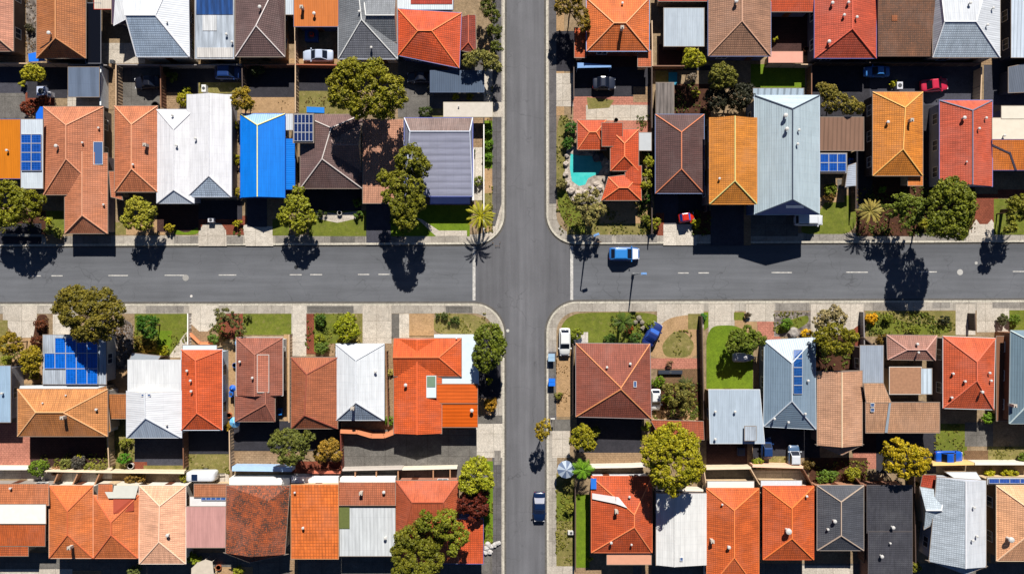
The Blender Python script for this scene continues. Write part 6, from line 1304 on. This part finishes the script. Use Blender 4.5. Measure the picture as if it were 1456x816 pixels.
cover('weeds', [(792, 165, 812, 300, 2.5), (796, 270, 925, 333, 2.5), (1232, 444, 1356, 476, 3), (791, 690, 816, 812, 4), (152, 600, 192, 664, 3), (617, 446, 690, 474, 2), (1100, 444, 1150, 476, 3), (940, 470, 985, 504, 1.2), (60, 645, 150, 668, 4), (690, 60, 700, 330, 2.5), (447, 446, 494, 500, 1.5), (266, 648, 326, 672, 2), (1328, 604, 1372, 646, 2), (1406, 636, 1456, 658, 2), (680, 655, 700, 770, 2), (1160, 655, 1235, 690, 4), (0, 300, 66, 334, 3), (192, 446, 266, 500, 1), (868, 446, 925, 486, 3)], (112, 112, 52), seed=5)
cover('garden_plants', [(1236, 446, 1350, 474, 2.5), (926, 545, 998, 596, 4.5), (984, 300, 1010, 334, 4), (1217, 255, 1385, 334, 3.0), (950, 120, 1005, 168, 2), (906, 165, 930, 330, 4), (1160, 480, 1212, 528, 3), (436, 446, 466, 500, 1.2), (300, 446, 346, 484, 2), (556, 296, 590, 336, 2), (328, 320, 346, 334, 2), (870, 450, 922, 486, 2), (14, 500, 60, 545, 3)], (84, 96, 38), .11, .18, seed=6)
cover('leaf_litter', [(112, 462, 190, 532, 9), (46, 450, 70, 496, 6), (38, 2, 54, 76, 6), (1217, 270, 1385, 334, 4), (932, 548, 998, 598, 4), (1190, 684, 1240, 692, 5), (421, 130, 500, 162, 1.5), (345, 140, 418, 162, 1.2), (328, 640, 414, 664, 1.2), (791, 505, 814, 590, 2), (690, 335, 712, 350, 1), (805, 285, 850, 320, 3)], (116, 88, 60), .06, .06, seed=7)
# palms
def frond_mesh(L, c, seed, droop=.55, width=.26, dense=26):
    rnd = random.Random(seed); mb = MB(); pts = []
    for i in range(9):
        t_ = i/8; pts.append(Vector((L*(t_-.08*t_*t_), 0, L*(.22*math.sin(t_*2.0)-droop*t_*t_*.75))))
    mb.tube(pts, [.045*(1-.8*i/8) for i in range(9)], 5)
    for i in range(dense):
        t_ = .12+.86*i/dense; k = min(7, int(t_*8)); f = t_*8-k; p = pts[k].lerp(pts[k+1], f)
        ln = width*L*math.sin(math.pi*min(1, t_*.86+.12))**.7
        for s_ in (-1, 1):
            d = Vector((.75+.1*rnd.random(), s_, -.18-.25*rnd.random())).normalized()*ln; w_ = Vector((.045*L/2, 0, 0))
            mb.add([p-w_*.5, p+w_*.5, p+d*.6+w_*.4-Vector((0, 0, .0)), p+d, p+d*.6-w_*.4], [(0, 1, 2, 3, 4)])
    me = bpy.data.meshes.new('frond'); me.from_pydata([tuple(v) for v in mb.v], [], mb.f); me.materials.append(leaf_mat(c)); return me
def palm(label, px, py, r, hc, c, n=30, droop=.5, seed=1, lean=None, up=.2, width=.22):
    p = at(px, py, hc); L = r*S*1.05; t = thing('palm_tree', label, 'palm', (p.x, p.y, G0), 'palms in the front gardens')
    ms = [frond_mesh(L*s_, c, seed+i, droop, width) for i, s_ in enumerate((1.0, .92, .8))]; rnd = random.Random(seed)
    mb = MB(); z = hc-.1; lx, ly = lean or (0, 0)
    mb.tube([(lx, ly, 0), (lx*.6, ly*.6, z*.4), (0, 0, z)], [.28, .2, .17], 10); local('trunk', mb.v, mb.f, barkm(), t, True)
    for i in range(n):
        ring = i/n; a = i*2.39996+rnd.uniform(-.15, .15)
        o = put('frond', ms[i % 3], t, (0, 0, z+.05-.25*ring)); o.rotation_euler = (rnd.uniform(-.15, .15), -up*2.2+ring*.75+rnd.uniform(-.1, .1)+.12, a)
palm('yellow green fan palm at the northwest corner of the crossing', 683, 307, 23, 3.5, (150, 148, 24), 30, .30, 3, width=.13)
palm('pale straw coloured spiky palm in the garden of the amber yellow roof', 1237, 301, 20, 3.0, (150, 138, 84), 40, .25, 9, width=.14)
palm('dark palm at the right edge above the eastern street', 1452, 296, 20, 3.8, (128, 122, 66), 26, .4, 12, width=.16)
palm('bright green broad leaved palm beside the bottom row on the cross street', 829, 667, 17, 3.2, (104, 148, 40), 18, .5, 15, width=.3)
palm('dark green palm on the southeast corner lawn', 886, 458, 17, 3.0, (70, 92, 36), 22, .5, 18)
palm('slim palm behind the pink paving in the sandy garden', 976, 546, 13, 3.0, (74, 84, 50), 16, .6, 21)

# label sanity
seen = {}
for o in C.objects:
    if o.parent is None and 'label' in o and 'kind' not in o:
        w_ = len(o['label'].split()); 
        if not 4 <= w_ <= 16: print('LABEL LENGTH', w_, o['label'])
        if o['label'] in seen and 'group' not in o: print('DUP', o['label'])
        seen[o['label']] = 1
print('objects', len(C.objects), 'things', len(seen))
